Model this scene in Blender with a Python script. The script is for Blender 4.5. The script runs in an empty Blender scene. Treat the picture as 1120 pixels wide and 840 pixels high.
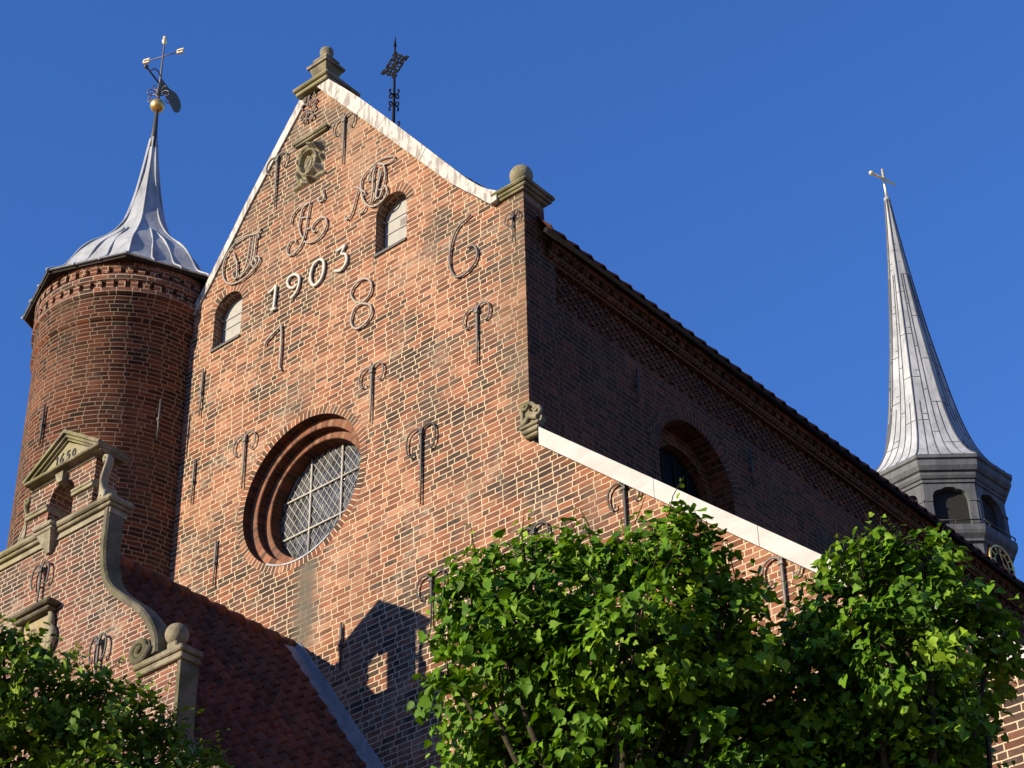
import bpy, math, random
import numpy as np
from mathutils import Vector, Matrix
from mathutils.geometry import tessellate_polygon

RAD = math.radians
random.seed(7)
rng = np.random.default_rng(11)
scene = bpy.context.scene
COL = scene.collection

# ------------------------------------------------------------------ camera
cam_data = bpy.data.cameras.new('camera')
cam = bpy.data.objects.new('camera', cam_data)
COL.objects.link(cam)
cam_data.sensor_width = 36.0
cam_data.lens = 36.0 * 2257.38 / 1120.0
cam_data.clip_start = 0.1
cam_data.clip_end = 3000.0
pitch, roll, yaw = 0.618286051, -0.0222030312, -0.691355434
cp, sp, cy_, sy_ = math.cos(pitch), math.sin(pitch), math.cos(yaw), math.sin(yaw)
fwd = Vector((sy_*cp, cy_*cp, sp))
rgt = Vector((cy_, -sy_, 0))
upv = rgt.cross(fwd)
r2 = rgt*math.cos(roll) + upv*math.sin(roll)
u2 = -rgt*math.sin(roll) + upv*math.cos(roll)
m3 = Matrix((r2, u2, -fwd)).transposed()
cam.matrix_world = Matrix.Translation((0, 0, 1.6)) @ m3.to_4x4()
scene.camera = cam

# ------------------------------------------------------------------ sky and sun
SUN_DIR = Vector((0.40, 1.0, -0.335)).normalized()       # the way the light travels
world = bpy.data.worlds.new('World')
scene.world = world
world.use_nodes = True
wn = world.node_tree.nodes
bg = wn['Background']
sky = wn.new('ShaderNodeTexSky')
sky.sky_type = 'NISHITA'
sky.sun_disc = False
sky.sun_elevation = math.asin(-SUN_DIR.z)
sky.sun_rotation = math.atan2(-SUN_DIR.x, -SUN_DIR.y)
sky.air_density = 1.6
sky.dust_density = 0.0
sky.ozone_density = 6.0
bg.inputs['Strength'].default_value = 0.068
deep = wn.new('ShaderNodeMix')             # clear, deep blue evening air
deep.data_type = 'RGBA'
deep.blend_type = 'MULTIPLY'
deep.inputs[0].default_value = 1.0
deep.inputs[7].default_value = (.72, 1.02, 1.72, 1)
world.node_tree.links.new(sky.outputs[0], deep.inputs[6])
world.node_tree.links.new(deep.outputs[2], bg.inputs['Color'])
sun_data = bpy.data.lights.new('sun', 'SUN')
sun_data.energy = 5.0
sun_data.angle = RAD(0.5)
sun_data.color = (1.0, 0.835, 0.61)
sun = bpy.data.objects.new('sun', sun_data)
COL.objects.link(sun)
sun.rotation_euler = SUN_DIR.to_track_quat('-Z', 'Y').to_euler()
sun.location = (-20, -40, 40)
vs = scene.view_settings
vs.view_transform = 'Standard'
vs.look = 'None'
vs.exposure = 0.9
vs.gamma = 1.0
vs.use_curve_mapping = False

# ------------------------------------------------------------------ node helper
TONE = .72          # common darkening of base colours, deepens shade against the raised exposure
class NG:
    def __init__(self, name):
        self.mat = bpy.data.materials.new(name)
        self.mat.use_nodes = True
        self.t = self.mat.node_tree
        self.b = self.t.nodes['Principled BSDF']
    def node(self, typ, **props):
        n = self.t.nodes.new(typ)
        for k, v in props.items():
            setattr(n, k, v)
        return n
    def put(self, sock, v):
        if isinstance(v, bpy.types.NodeSocket):
            self.t.links.new(v, sock)
        else:
            sock.default_value = v
    def m(self, op, a, b=None, c=None, clamp=False):
        n = self.node('ShaderNodeMath', operation=op)
        n.use_clamp = clamp
        self.put(n.inputs[0], a)
        if b is not None: self.put(n.inputs[1], b)
        if c is not None: self.put(n.inputs[2], c)
        return n.outputs[0]
    def step(self, v, lo, hi, a=0.0, b=1.0):
        n = self.node('ShaderNodeMapRange', interpolation_type='SMOOTHSTEP')
        self.put(n.inputs[0], v)
        self.put(n.inputs[1], lo); self.put(n.inputs[2], hi)
        self.put(n.inputs[3], a); self.put(n.inputs[4], b)
        return n.outputs[0]
    def mix(self, f, a, b, blend='MIX'):
        n = self.node('ShaderNodeMix', data_type='RGBA', blend_type=blend)
        self.put(n.inputs[0], f)
        for s, v in ((n.inputs[6], a), (n.inputs[7], b)):
            if isinstance(v, tuple) and len(v) == 3: v = v + (1,)
            self.put(s, v)
        return n.outputs[2]
    def noise(self, vec, scale, detail=3.0, rough=0.55):
        n = self.node('ShaderNodeTexNoise')
        if vec is not None: self.put(n.inputs['Vector'], vec)
        n.inputs['Scale'].default_value = scale
        n.inputs['Detail'].default_value = detail
        n.inputs['Roughness'].default_value = rough
        return n.outputs['Fac'] if 'Fac' in n.outputs else n.outputs[0]
    def xyz(self, x, y, z=0.0):
        n = self.node('ShaderNodeCombineXYZ')
        self.put(n.inputs[0], x); self.put(n.inputs[1], y); self.put(n.inputs[2], z)
        return n.outputs[0]
    def scalev(self, v, s):
        n = self.node('ShaderNodeVectorMath', operation='MULTIPLY')
        self.put(n.inputs[0], v); n.inputs[1].default_value = s
        return n.outputs[0]
    def ramp(self, f, stops, interp='LINEAR'):
        n = self.node('ShaderNodeValToRGB')
        cr = n.color_ramp
        cr.interpolation = interp
        while len(cr.elements) < len(stops): cr.elements.new(0.5)
        for e, (p, c) in zip(cr.elements, stops):
            e.position = p
            e.color = c + (1,) if len(c) == 3 else c
        self.put(n.inputs[0], f)
        return n.outputs[0]
    def bump(self, h, strength=1.0, dist=0.01):
        n = self.node('ShaderNodeBump')
        n.inputs['Strength'].default_value = strength
        n.inputs['Distance'].default_value = dist
        self.put(n.inputs['Height'], h)
        self.put(self.b.inputs['Normal'], n.outputs[0])
    def base(self, c, rough=0.8, metal=0.0, spec=0.3):
        if metal < .5: c = self.mix(1.0, c, (TONE, TONE, TONE), 'MULTIPLY')
        self.put(self.b.inputs['Base Color'], c)
        self.put(self.b.inputs['Roughness'], rough)
        self.put(self.b.inputs['Metallic'], metal)
        self.b.inputs['Specular IOR Level'].default_value = spec
    def objco(self):
        return self.node('ShaderNodeNewGeometry').outputs['Position']

# ------------------------------------------------------------------ brick
WARM = [(0.0, (0.082, 0.052, 0.042)), (.12, (0.121, 0.070, 0.051)), (.28, (0.179, 0.088, 0.059)), (.44, (0.252, 0.104, 0.064)),
        (.60, (0.339, 0.130, 0.071)), (.78, (0.436, 0.172, 0.094)), (1.0, (0.543, 0.265, 0.159))]
SHADED = [(0.0, (.052, .022, .010)), (.3, (.098, .034, .014)), (.6, (.155, .045, .018)), (.85, (.215, .060, .024)), (1.0, (.290, .090, .038))]  # brick tones with the shade of unlit faces darkened in
OLD = [(0.0, (.075, .045, .036)), (.15, (.120, .062, .046)), (.35, (.180, .078, .054)), (.55, (.245, .092, .060)),
       (.75, (.320, .115, .070)), (1.0, (.440, .190, .120))]
DEEP = [(0.0, (.070, .034, .028)), (.16, (.130, .046, .032)), (.35, (.205, .066, .040)), (.55, (.270, .082, .046)),
        (.75, (.335, .108, .056)), (1.0, (.420, .165, .095))]

def brick_material(name, ramp=WARM, h=0.09, mortar=(.70, .57, .39), bias=0.0, patch=0.9, wash=0.3, grime=0.35,
                   single=False, joint=.0082, brick=(.250, .125), stain=False, seed=0.0):
    g = NG(name)
    uvn = g.node('ShaderNodeUVMap', uv_map='UVMap')
    sep = g.node('ShaderNodeSeparateXYZ')
    g.t.links.new(uvn.outputs[0], sep.inputs[0])
    u0, v0 = sep.outputs[0], sep.outputs[1]
    uv = g.xyz(u0, v0, seed)
    w1 = g.noise(uv, 2.2, 2); w2 = g.noise(g.xyz(v0, u0, seed + 4.0), 2.2, 2)
    w3 = g.noise(uv, 19.0, 2)
    u = g.m('ADD', u0, g.m('MULTIPLY', g.m('SUBTRACT', w1, .5), .03))
    v = g.m('ADD', v0, g.m('MULTIPLY', g.m('SUBTRACT', w2, .5), .03))
    vr = g.m('DIVIDE', v, h)
    row = g.m('FLOOR', vr)
    fv = g.m('SUBTRACT', vr, row)
    dv = g.m('MULTIPLY', g.m('MINIMUM', fv, g.m('SUBTRACT', 1.0, fv)), h)
    wn1 = g.node('ShaderNodeTexWhiteNoise', noise_dimensions='2D')
    g.t.links.new(g.xyz(row, 3.3 + seed), wn1.inputs['Vector'])
    if single:
        idx = g.m('FLOOR', g.m('MULTIPLY', u, .2)); du = 1.0
        d = dv
    else:
        S, Hd = brick
        P = 2*S + Hd
        off = g.m('ADD', g.m('MULTIPLY', g.m('MODULO', row, 2.0), P*.5), g.m('MULTIPLY', wn1.outputs['Value'], .11))
        t = g.m('ADD', g.m('ADD', u, off), 200.0*P)
        per = g.m('FLOOR', g.m('DIVIDE', t, P))
        q = g.m('SUBTRACT', t, g.m('MULTIPLY', per, P))
        k1 = g.m('GREATER_THAN', q, S); k2 = g.m('GREATER_THAN', q, 2*S)
        st = g.m('MULTIPLY', g.m('ADD', k1, k2), S)
        wd = g.m('SUBTRACT', S, g.m('MULTIPLY', k2, S - Hd))
        a = g.m('SUBTRACT', q, st)
        du = g.m('MINIMUM', a, g.m('SUBTRACT', wd, a))
        idx = g.m('ADD', g.m('MULTIPLY', per, 3.0), g.m('ADD', k1, k2))
        d = g.m('MINIMUM', du, dv)
    d = g.m('ADD', d, g.m('MULTIPLY', g.m('SUBTRACT', w3, .5), .007))
    mask = g.step(d, joint - .0022, joint + .0024)
    wnb = g.node('ShaderNodeTexWhiteNoise', noise_dimensions='3D')
    g.t.links.new(g.xyz(idx, row, seed + 1.7), wnb.inputs['Vector'])
    sepc = g.node('ShaderNodeSeparateColor')
    g.t.links.new(wnb.outputs['Color'], sepc.inputs[0])
    r1, rr2 = sepc.outputs[0], sepc.outputs[1]
    pn = g.step(g.noise(g.xyz(u0, v0, seed + 9.0), .62, 4, .6), .36, .64)
    pn2 = g.noise(g.xyz(u0, g.m('MULTIPLY', v0, 2.0), seed + 19.0), 1.6, 2, .5)
    bias_s = g.m('ADD', g.m('MULTIPLY', g.m('SUBTRACT', pn, .5), patch*.62), g.m('MULTIPLY', g.m('SUBTRACT', pn2, .5), patch*.9))
    sel = g.m('ADD', g.m('ADD', g.m('MULTIPLY', g.m('SUBTRACT', r1, .5), .74), .50 + bias), bias_s, clamp=True)
    col = g.ramp(sel, ramp)
    fine = g.noise(uv, 34.0, 4, .65)
    val = g.m('MULTIPLY', g.m('ADD', .42, g.m('MULTIPLY', fine, .42)), g.m('ADD', .74, g.m('MULTIPLY', rr2, .52)))
    col = g.mix(1.0, col, g.xyz(val, val, val), 'MULTIPLY')
    # lime bloom left on some faces
    en = g.noise(g.xyz(u0, v0, seed + 31.0), 1.1, 4, .65)
    en2 = g.noise(g.xyz(u0, v0, seed + 37.0), 9.0, 3, .6)
    bloom = g.m('MULTIPLY', g.m('MULTIPLY', g.step(en, .50, .66), g.step(en2, .35, .7)), wash)
    col = g.mix(bloom, col, (.43, .36, .28))
    gn = g.noise(g.xyz(g.m('MULTIPLY', u0, 1.6), g.m('MULTIPLY', v0, .7), seed + 51.0), .9, 4, .6)
    gm = g.m('MULTIPLY', g.step(gn, .50, .68), grime)
    mcol = g.mix(g.noise(uv, 7.0, 3), tuple(c*.70 for c in mortar), tuple(c*1.04 for c in mortar))
    col = g.mix(mask, mcol, col)
    col = g.mix(gm, col, (.13, .105, .08))
    if stain:
        # grey run-off streak below the sill of the round window
        sx = g.m('ABSOLUTE', g.m('ADD', u0, g.m('ADD', 18.83, g.m('MULTIPLY', g.m('SUBTRACT', w1, .5), .25))))
        s = g.m('MULTIPLY', g.step(sx, .34, .05), g.m('MULTIPLY', g.step(v0, 15.2, 15.7), g.step(v0, 16.98, 16.85)))
        col = g.mix(g.m('MULTIPLY', s, g.m('ADD', .55, g.m('MULTIPLY', gn, .6))), col, (.13, .12, .095))
        # sooty top of the gable near the copings and the right hand edge
        tp = g.m('MULTIPLY', g.step(v0, 23.2, 25.5), g.step(gn, .36, .62))
        col = g.mix(g.m('MULTIPLY', tp, .42), col, (.20, .165, .12))
        ed = g.m('MULTIPLY', g.step(u0, -15.35, -14.6), g.step(v0, 16.7, 18.2))
        col = g.mix(g.m('MULTIPLY', ed, .45), col, (.15, .11, .07))
    g.base(col, .88, 0, .25)
    hgt = g.m('ADD', mask, g.m('ADD', g.m('MULTIPLY', fine, .55), g.m('MULTIPLY', rr2, .35)))
    g.bump(hgt, .9, .009)
    return g.mat

def stone_material(name, a=(.38, .34, .24), b=(.17, .155, .11), lichen=(.23, .23, .075), amt=.5, bumpd=.012):
    g = NG(name)
    p = g.objco()
    n1 = g.noise(p, 3.0, 5, .6); n2 = g.noise(p, 1.3, 3); n3 = g.noise(p, 30, 4, .6)
    c = g.mix(g.step(n1, .38, .66), a, b)
    c = g.mix(g.m('MULTIPLY', g.step(n2, .45, .62), amt), c, lichen)
    v = g.m('ADD', .58, g.m('MULTIPLY', n3, .5))
    c = g.mix(1.0, c, g.xyz(v, v, v), 'MULTIPLY')
    g.base(c, .92, 0, .2)
    g.bump(g.m('ADD', n3, n1), .8, bumpd)
    return g.mat

def lead_material(name, a=(.36, .39, .43), b=(.52, .555, .60), dark=(.15, .16, .175)):
    g = NG(name)
    p = g.objco()
    st = g.scalev(p, (1, 1, .22))
    n1 = g.noise(st, 3.2, 5, .6); n2 = g.noise(st, 12, 4, .6); n3 = g.noise(p, 2.0, 3)
    c = g.mix(g.step(n1, .35, .68), a, b)
    c = g.mix(g.m('MULTIPLY', g.step(n2, .50, .70), .3), c, dark)
    n4 = g.noise(p, 1.4, 4, .65)
    c = g.mix(g.m('MULTIPLY', g.step(n4, .54, .68), .35), c, tuple(x*1.25 for x in dark))
    g.base(c, g.m('ADD', .55, g.m('MULTIPLY', n2, .3)), 0, .16)
    g.bump(g.m('ADD', g.m('MULTIPLY', n3, 1.0), g.m('MULTIPLY', n2, .25)), .5, .03)
    return g.mat

def plain(name, col, rough=.6, metal=0.0, spec=.4, var=.25, scale=14.0, bumpd=.003):
    g = NG(name)
    p = g.objco()
    n = g.noise(p, scale, 4, .6)
    v = g.m('ADD', 1.0 - var*.5, g.m('MULTIPLY', g.m('SUBTRACT', n, .5), var*2))
    c = g.mix(1.0, col, g.xyz(v, v, v), 'MULTIPLY')
    g.base(c, rough, metal, spec)
    if bumpd: g.bump(n, .6, bumpd)
    return g.mat

MAT = {}
MAT['brick'] = brick_material('church_brick', stain=True, patch=1.15, bias=.0, wash=.5)
MAT['brick_side'] = brick_material('church_side_brick', ramp=SHADED, mortar=(.27, .165, .085), seed=3.0, wash=.05, joint=.007, grime=.2, patch=.6)  # church brick with the side wall's shade put into its colour
MAT['brick_reveal'] = brick_material('shaded_moulded_brick', single=True, ramp=SHADED, bias=.1, patch=.3, seed=8.0, wash=.05, mortar=(.2, .13, .09), joint=.004)  # shade inside the round window painted into the brick colour
MAT['brick_ring'] = brick_material('church_arch_brick', single=True, joint=.009, bias=.02, patch=.3, seed=5.0, wash=.1, grime=.2)
MAT['brick_roll'] = brick_material('church_moulded_brick', single=True, bias=.10, patch=.3, seed=6.0, wash=.1, mortar=(.40, .28, .19), joint=.004)
MAT['brick_tower'] = brick_material('turret_brick', ramp=DEEP, h=.085, bias=-.10, patch=.7, seed=12.0, wash=.25, mortar=(.54, .42, .30), joint=.0075)
MAT['brick_chapel'] = brick_material('chapel_brick', ramp=OLD, h=.068, brick=(.215, .108), bias=-.09, patch=1.0, seed=21.0, wash=.8, grime=.4, mortar=(.56, .48, .37), joint=.0075)
MAT['stone'] = stone_material('sandstone')
MAT['stone_pale'] = stone_material('pale_sandstone', (.46, .42, .31), (.25, .23, .165), (.30, .28, .12), .5, .016)
MAT['stone_dark'] = stone_material('weathered_coping_stone', (.22, .20, .145), (.095, .09, .07), (.14, .14, .06), .5, .02)
MAT['lead'] = lead_material('lead_sheet')
MAT['lead_dark'] = lead_material('lead_sheet_belfry', (.10, .11, .125), (.155, .168, .185), (.05, .054, .06))
MAT['lead_blue'] = lead_material('lead_flashing', (.22, .24, .27), (.34, .35, .37), (.14, .15, .17))
MAT['iron'] = plain('wrought_iron', (.055, .05, .047), .6, 0, .5)
MAT['iron_grey'] = plain('grey_painted_iron', (.20, .18, .16), .55, 0, .5, .4)
MAT['iron_pale'] = plain('pale_painted_iron', (.44, .39, .33), .55, 0, .5, .4)
MAT['iron_black'] = plain('black_iron', (.016, .015, .015), .8, 0, .12)
MAT['white'] = plain('white_painted_iron', (.66, .64, .58), .5, 0, .4, .2)
MAT['gold'] = plain('gilding', (.80, .52, .17), .38, .85, .5, .3)
MAT['gilt_pale'] = plain('gilded_letters', (.95, .80, .45), .30, .6, .6, .15)
MAT['vane_copper'] = plain('aged_vane_copper', (.17, .17, .10), .6, 0, .3, .4)
MAT['wood_dark'] = plain('dark_boarding', (.035, .028, .024), .8, 0, .2)
MAT['dark_glass'] = plain('dark_window_glass', (.006, .006, .006), .6, 0, .08, .2, 6, .004)
MAT['black'] = plain('dark_interior', (.012, .012, .013), .9, 0, .1, .2, 8, 0)

def white_coping():
    g = NG('white_coping')
    p = g.objco()
    n = g.noise(g.scalev(p, (1, 1, 1)), 2.6, 5, .65); n2 = g.noise(p, 26, 4, .6); n3 = g.noise(g.scalev(p, (6, 1, 1.2)), 2.3, 3, .6)
    c = g.mix(g.step(n, .35, .7), (.60, .59, .56), (.48, .47, .44))
    c = g.mix(g.m('MULTIPLY', g.m('MULTIPLY', g.step(n3, .47, .58), g.step(n, .36, .50)), .85), c, (.27, .245, .225))
    c = g.mix(g.m('MULTIPLY', g.step(n2, .52, .70), .4), c, (.33, .31, .285))
    g.base(c, .8, 0, .25)
    g.bump(n2, .4, .006)
    return g.mat
MAT['coping'] = white_coping()
def board_white():
    g = NG('white_painted_boards')
    p = g.objco()
    n = g.noise(g.scalev(p, (1.2, 1, 3.0)), 1.6, 5, .65); n2 = g.noise(p, 22, 4, .65)
    c = g.mix(g.step(n, .38, .66), (.56, .555, .545), (.47, .465, .45))
    c = g.mix(g.m('MULTIPLY', g.step(n2, .58, .74), .35), c, (.33, .32, .30))
    g.base(c, .75, 0, .25)
    g.bump(g.m('ADD', n2, n), .5, .006)
    return g.mat
MAT['coping_clean'] = board_white()

def tile_mat():
    g = NG('clay_pantiles')
    p = g.objco()
    n = g.noise(p, 5.0, 4, .6); n2 = g.noise(p, 1.0, 3); n3 = g.noise(p, 40, 3)
    c = g.ramp(n, [(0.25, (.085, .032, .022)), (.5, (.165, .05, .03)), (.75, (.24, .078, .045))])
    c = g.mix(g.m('MULTIPLY', g.step(n2, .45, .65), .5), c, (.07, .055, .035))
    vt = g.node('ShaderNodeTexVoronoi'); g.put(vt.inputs['Vector'], g.scalev(p, (4.4, 4.4, 2.6))); vt.inputs['Scale'].default_value = 1.0
    sc_ = g.node('ShaderNodeSeparateColor'); g.t.links.new(vt.outputs['Color'], sc_.inputs[0])
    vv = g.m('ADD', .65, g.m('MULTIPLY', sc_.outputs[0], .7)); c = g.mix(1.0, c, g.xyz(vv, vv, vv), 'MULTIPLY')
    g.base(c, .85, 0, .25)
    g.bump(n3, .5, .006)
    return g.mat
MAT['tile'] = tile_mat()
MAT['shutter'] = plain('white_shutter_boards', (.43, .43, .41), .65, 0, .3, .22, 9.0)

def glass_mat():
    g = NG('leaded_glass')
    p = g.objco()
    sepx = g.node('ShaderNodeSeparateXYZ'); g.put(sepx.inputs[0], p)
    a = g.m('FLOOR', g.m('MULTIPLY', g.m('ADD', sepx.outputs[2], g.m('MULTIPLY', sepx.outputs[0], 1.35)), 1/.175))
    b = g.m('FLOOR', g.m('MULTIPLY', g.m('SUBTRACT', sepx.outputs[2], g.m('MULTIPLY', sepx.outputs[0], 1.35)), 1/.175))
    w = g.node('ShaderNodeTexWhiteNoise', noise_dimensions='2D'); g.put(w.inputs['Vector'], g.xyz(a, b))
    c = g.mix(w.outputs['Value'], (.03, .033, .036), (.13, .14, .15))
    g.base(c, .16, 0, .5)
    n = g.noise(p, 6.0, 2)
    g.bump(g.m('ADD', n, g.m('MULTIPLY', w.outputs['Value'], .6)), .35, .02)
    return g.mat
MAT['glass'] = glass_mat()
MAT['lattice'] = plain('lead_lattice', (.55, .54, .50), .6, 0, .3, .2)

def leaf_mat(name, lo, mid, hi):
    g = NG(name)
    uvn = g.node('ShaderNodeUVMap', uv_map='UVMap')
    sep = g.node('ShaderNodeSeparateXYZ'); g.t.links.new(uvn.outputs[0], sep.inputs[0])
    c = g.ramp(sep.outputs[0], [(0, lo), (.5, mid), (1, hi)])
    p = g.objco()
    n = g.noise(p, 45.0, 3)
    v = g.m('ADD', .78, g.m('MULTIPLY', n, .44))
    c = g.mix(1.0, c, g.xyz(v, v, v), 'MULTIPLY')
    g.base(c, .55, 0, .16)
    tr = g.node('ShaderNodeBsdfTranslucent')
    g.put(tr.inputs['Color'], g.mix(1.0, c, (1.5, 1.5, .55, 1), 'MULTIPLY'))
    mx = g.node('ShaderNodeMixShader'); mx.inputs[0].default_value = .16
    g.t.links.new(g.b.outputs[0], mx.inputs[1]); g.t.links.new(tr.outputs[0], mx.inputs[2])
    out = [n_ for n_ in g.t.nodes if n_.type == 'OUTPUT_MATERIAL'][0]
    g.t.links.new(mx.outputs[0], out.inputs['Surface'])
    g.bump(n, .4, .004)
    return g.mat
MAT['leaf'] = leaf_mat('lime_leaves', (.045, .120, .006), (.115, .250, .010), (.27, .43, .030))
MAT['leaf_far'] = leaf_mat('far_lime_leaves', (.065, .140, .010), (.165, .275, .022), (.38, .48, .07))
MAT['bark'] = plain('bark', (.075, .065, .04), .9, 0, .15, .6, 18.0, .02)
def paving():
    g = NG('cobbled_paving')
    p = g.objco()
    v = g.node('ShaderNodeTexVoronoi', feature='DISTANCE_TO_EDGE'); g.put(v.inputs['Vector'], p); v.inputs['Scale'].default_value = 7.0
    n = g.noise(p, 3.0, 4)
    c = g.mix(g.step(v.outputs['Distance'], .01, .06), (.15, .11, .075), g.mix(n, (.27, .145, .085), (.36, .20, .12)))
    g.base(c, .9, 0, .2)
    g.bump(v.outputs['Distance'], .7, .02)
    return g.mat
MAT['paving'] = paving()

# ------------------------------------------------------------------ mesh helper
WLOC = {}
def tag(o, label=None, cat=None, group=None, kind=None):
    if label: o['label'] = label
    if cat: o['category'] = cat
    if group: o['group'] = group
    if kind: o['kind'] = kind
    return o

def thing(name, loc, label, cat, group=None):
    o = bpy.data.objects.new(name, None)
    o.empty_display_size = 0.5
    COL.objects.link(o)
    o.location = loc
    WLOC[o] = Vector(loc)
    return tag(o, label, cat, group)

class MB:
    def __init__(self):
        self.v = []; self.f = []; self.uv = []; self.sm = []
    def add(self, pts):
        b = len(self.v); self.v.extend([tuple(p) for p in pts]); return b
    def face(self, idx, uv=None, smooth=False):
        self.f.append(tuple(idx)); self.uv.append(uv); self.sm.append(smooth)
    def quad(self, *pts, uv=None, smooth=False):
        b = self.add(pts); self.face(range(b, b+len(pts)), uv, smooth)
    def box(self, x0, x1, y0, y1, z0, z1):
        self.hexa([(x0,y0,z0),(x1,y0,z0),(x1,y1,z0),(x0,y1,z0),(x0,y0,z1),(x1,y0,z1),(x1,y1,z1),(x0,y1,z1)])
    def hexa(self, p):
        b = self.add(p)
        for q in ((0,3,2,1),(4,5,6,7),(0,1,5,4),(1,2,6,5),(2,3,7,6),(3,0,4,7)):
            self.face([b+i for i in q])
    def bevbox(self, x0, x1, y0, y1, z0, z1, e=.015):
        # box with chamfered vertical and horizontal edges
        r = [(x0+e,y0),(x1-e,y0),(x1,y0+e),(x1,y1-e),(x1-e,y1),(x0+e,y1),(x0,y1-e),(x0,y0+e)]
        cx, cy = (x0+x1)/2, (y0+y1)/2
        def ring(z, s): return [(px-(e*s if px>cx else -e*s), py-(e*s if py>cy else -e*s), z) for px, py in r]
        lv = [ring(z0,1), ring(z0+e,0), ring(z1-e,0), ring(z1,1)]
        bs = [self.add(l) for l in lv]
        for a, b in zip(bs, bs[1:]):
            for i in range(8):
                j = (i+1) % 8
                self.face((a+i, a+j, b+j, b+i))
        self.face([bs[0]+i for i in range(7,-1,-1)]); self.face([bs[3]+i for i in range(8)])
    def tube(self, pts, r, n=6, closed=False, flat=1.0, fn=None):
        P = [Vector(p) for p in pts]
        if closed: P = P[:-1] if (P[0]-P[-1]).length < 1e-5 else P
        m = len(P)
        rs = r if isinstance(r, (list, tuple)) else [r]*m
        nrm = Vector(fn) if fn else None
        rings = []
        prev = None
        for i in range(m):
            a = P[(i-1) % m] if (closed or i > 0) else P[i]
            b = P[(i+1) % m] if (closed or i < m-1) else P[i]
            t = (b-a).normalized()
            if nrm is not None: n1 = (nrm - t*nrm.dot(t))
            elif prev is None:
                ref = Vector((0,0,1)) if abs(t.z) < .9 else Vector((1,0,0)); n1 = ref - t*ref.dot(t)
            else: n1 = prev - t*prev.dot(t)
            if n1.length < 1e-6: n1 = t.orthogonal()
            n1.normalize(); prev = n1
            n2 = t.cross(n1)
            rings.append(self.add([P[i] + (n1*math.cos(2*math.pi*k/n)*flat + n2*math.sin(2*math.pi*k/n))*rs[i] for k in range(n)]))
        cnt = m if closed else m-1
        for i in range(cnt):
            a, b = rings[i], rings[(i+1) % m]
            for k in range(n):
                l = (k+1) % n
                self.face((a+k, a+l, b+l, b+k), None, True)
        if not closed:
            self.face([rings[0]+k for k in range(n-1,-1,-1)]); self.face([rings[-1]+k for k in range(n)])
    def revolve(self, prof, cx, cy, n=32, ph=0.0, smooth=True, uvr=None, a0=0.0, a1=2*math.pi):
        # profile of (r, z) round a vertical axis
        full = abs(a1-a0-2*math.pi) < 1e-6
        m = n if full else n+1
        rings = []
        for r, z in prof:
            rings.append(self.add([(cx+r*math.cos(ph+a0+(a1-a0)*k/n), cy+r*math.sin(ph+a0+(a1-a0)*k/n), z) for k in range(m)]))
        for (pa, pb), a, b in zip(zip(prof, prof[1:]), rings, rings[1:]):
            for k in range(n):
                l = (k+1) % m
                uv = None
                if uvr:
                    u0, u1 = uvr*(a1-a0)*k/n, uvr*(a1-a0)*(k+1)/n
                    va, vb = pa[1], pb[1]
                    if abs(va-vb) < 1e-4: vb = va + abs(pa[0]-pb[0])
                    uv = ((u0,va),(u1,va),(u1,vb),(u0,vb))
                self.face((a+k, a+l, b+l, b+k), uv, smooth)
        return rings
    def revolve_y(self, prof, cx, cz, n=72, smooth=False):
        # profile of (r, y) round an axis along Y; rows of bricks run along the arc
        rings = [self.add([(cx+r*math.cos(2*math.pi*k/n), y, cz+r*math.sin(2*math.pi*k/n)) for k in range(n)]) for r, y in prof]
        s = 0.0
        for (pa, pb), a, b in zip(zip(prof, prof[1:]), rings, rings[1:]):
            L = math.hypot(pa[0]-pb[0], pa[1]-pb[1])
            for k in range(n):
                l = (k+1) % n
                R_ = prof[0][0]
                v0, v1 = R_*2*math.pi*k/n, R_*2*math.pi*(k+1)/n
                self.face((a+l, a+k, b+k, b+l), ((s,v1),(s,v0),(s+L,v0),(s+L,v1)), smooth)
            s += L
    def sphere(self, c, r, n=20, m=12, sz=1.0):
        prof = [(max(1e-4, r*math.sin(math.pi*i/m)), c[2]-r*sz*math.cos(math.pi*i/m)) for i in range(m+1)]
        self.revolve(prof, c[0], c[1], n)
    def prism(self, outer, holes, y0, y1, front=True, back=True, sides=True, holesides=True):
        # polygon in the XZ plane extruded along Y (front = y0)
        loops = [outer] + list(holes)
        flat = [p for l in loops for p in l]
        tris = tessellate_polygon([[Vector((p[0], p[1], 0)) for p in l] for l in loops])
        def put(y, face_minus):
            b = self.add([(p[0], y, p[1]) for p in flat])
            for t in tris:
                a_, b_, c_ = [flat[i] for i in t]
                cr = (b_[0]-a_[0])*(c_[1]-a_[1]) - (b_[1]-a_[1])*(c_[0]-a_[0])
                if abs(cr) < 1e-10: continue
                ccw = cr > 0
                tt = t if (ccw == face_minus) else t[::-1]
                self.face([b+i for i in tt])
        if front: put(y0, True)
        if back: put(y1, False)
        for li, l in enumerate(loops):
            if li == 0 and not sides: continue
            if li > 0 and not holesides: continue
            ar = sum(l[i][0]*l[(i+1)%len(l)][1]-l[(i+1)%len(l)][0]*l[i][1] for i in range(len(l)))
            ll = l if (ar > 0) == (li == 0) else l[::-1]
            for i in range(len(ll)):
                p, q = ll[i], ll[(i+1) % len(ll)]
                self.quad((p[0],y0,p[1]),(p[0],y1,p[1]),(q[0],y1,q[1]),(q[0],y0,q[1]))
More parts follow.
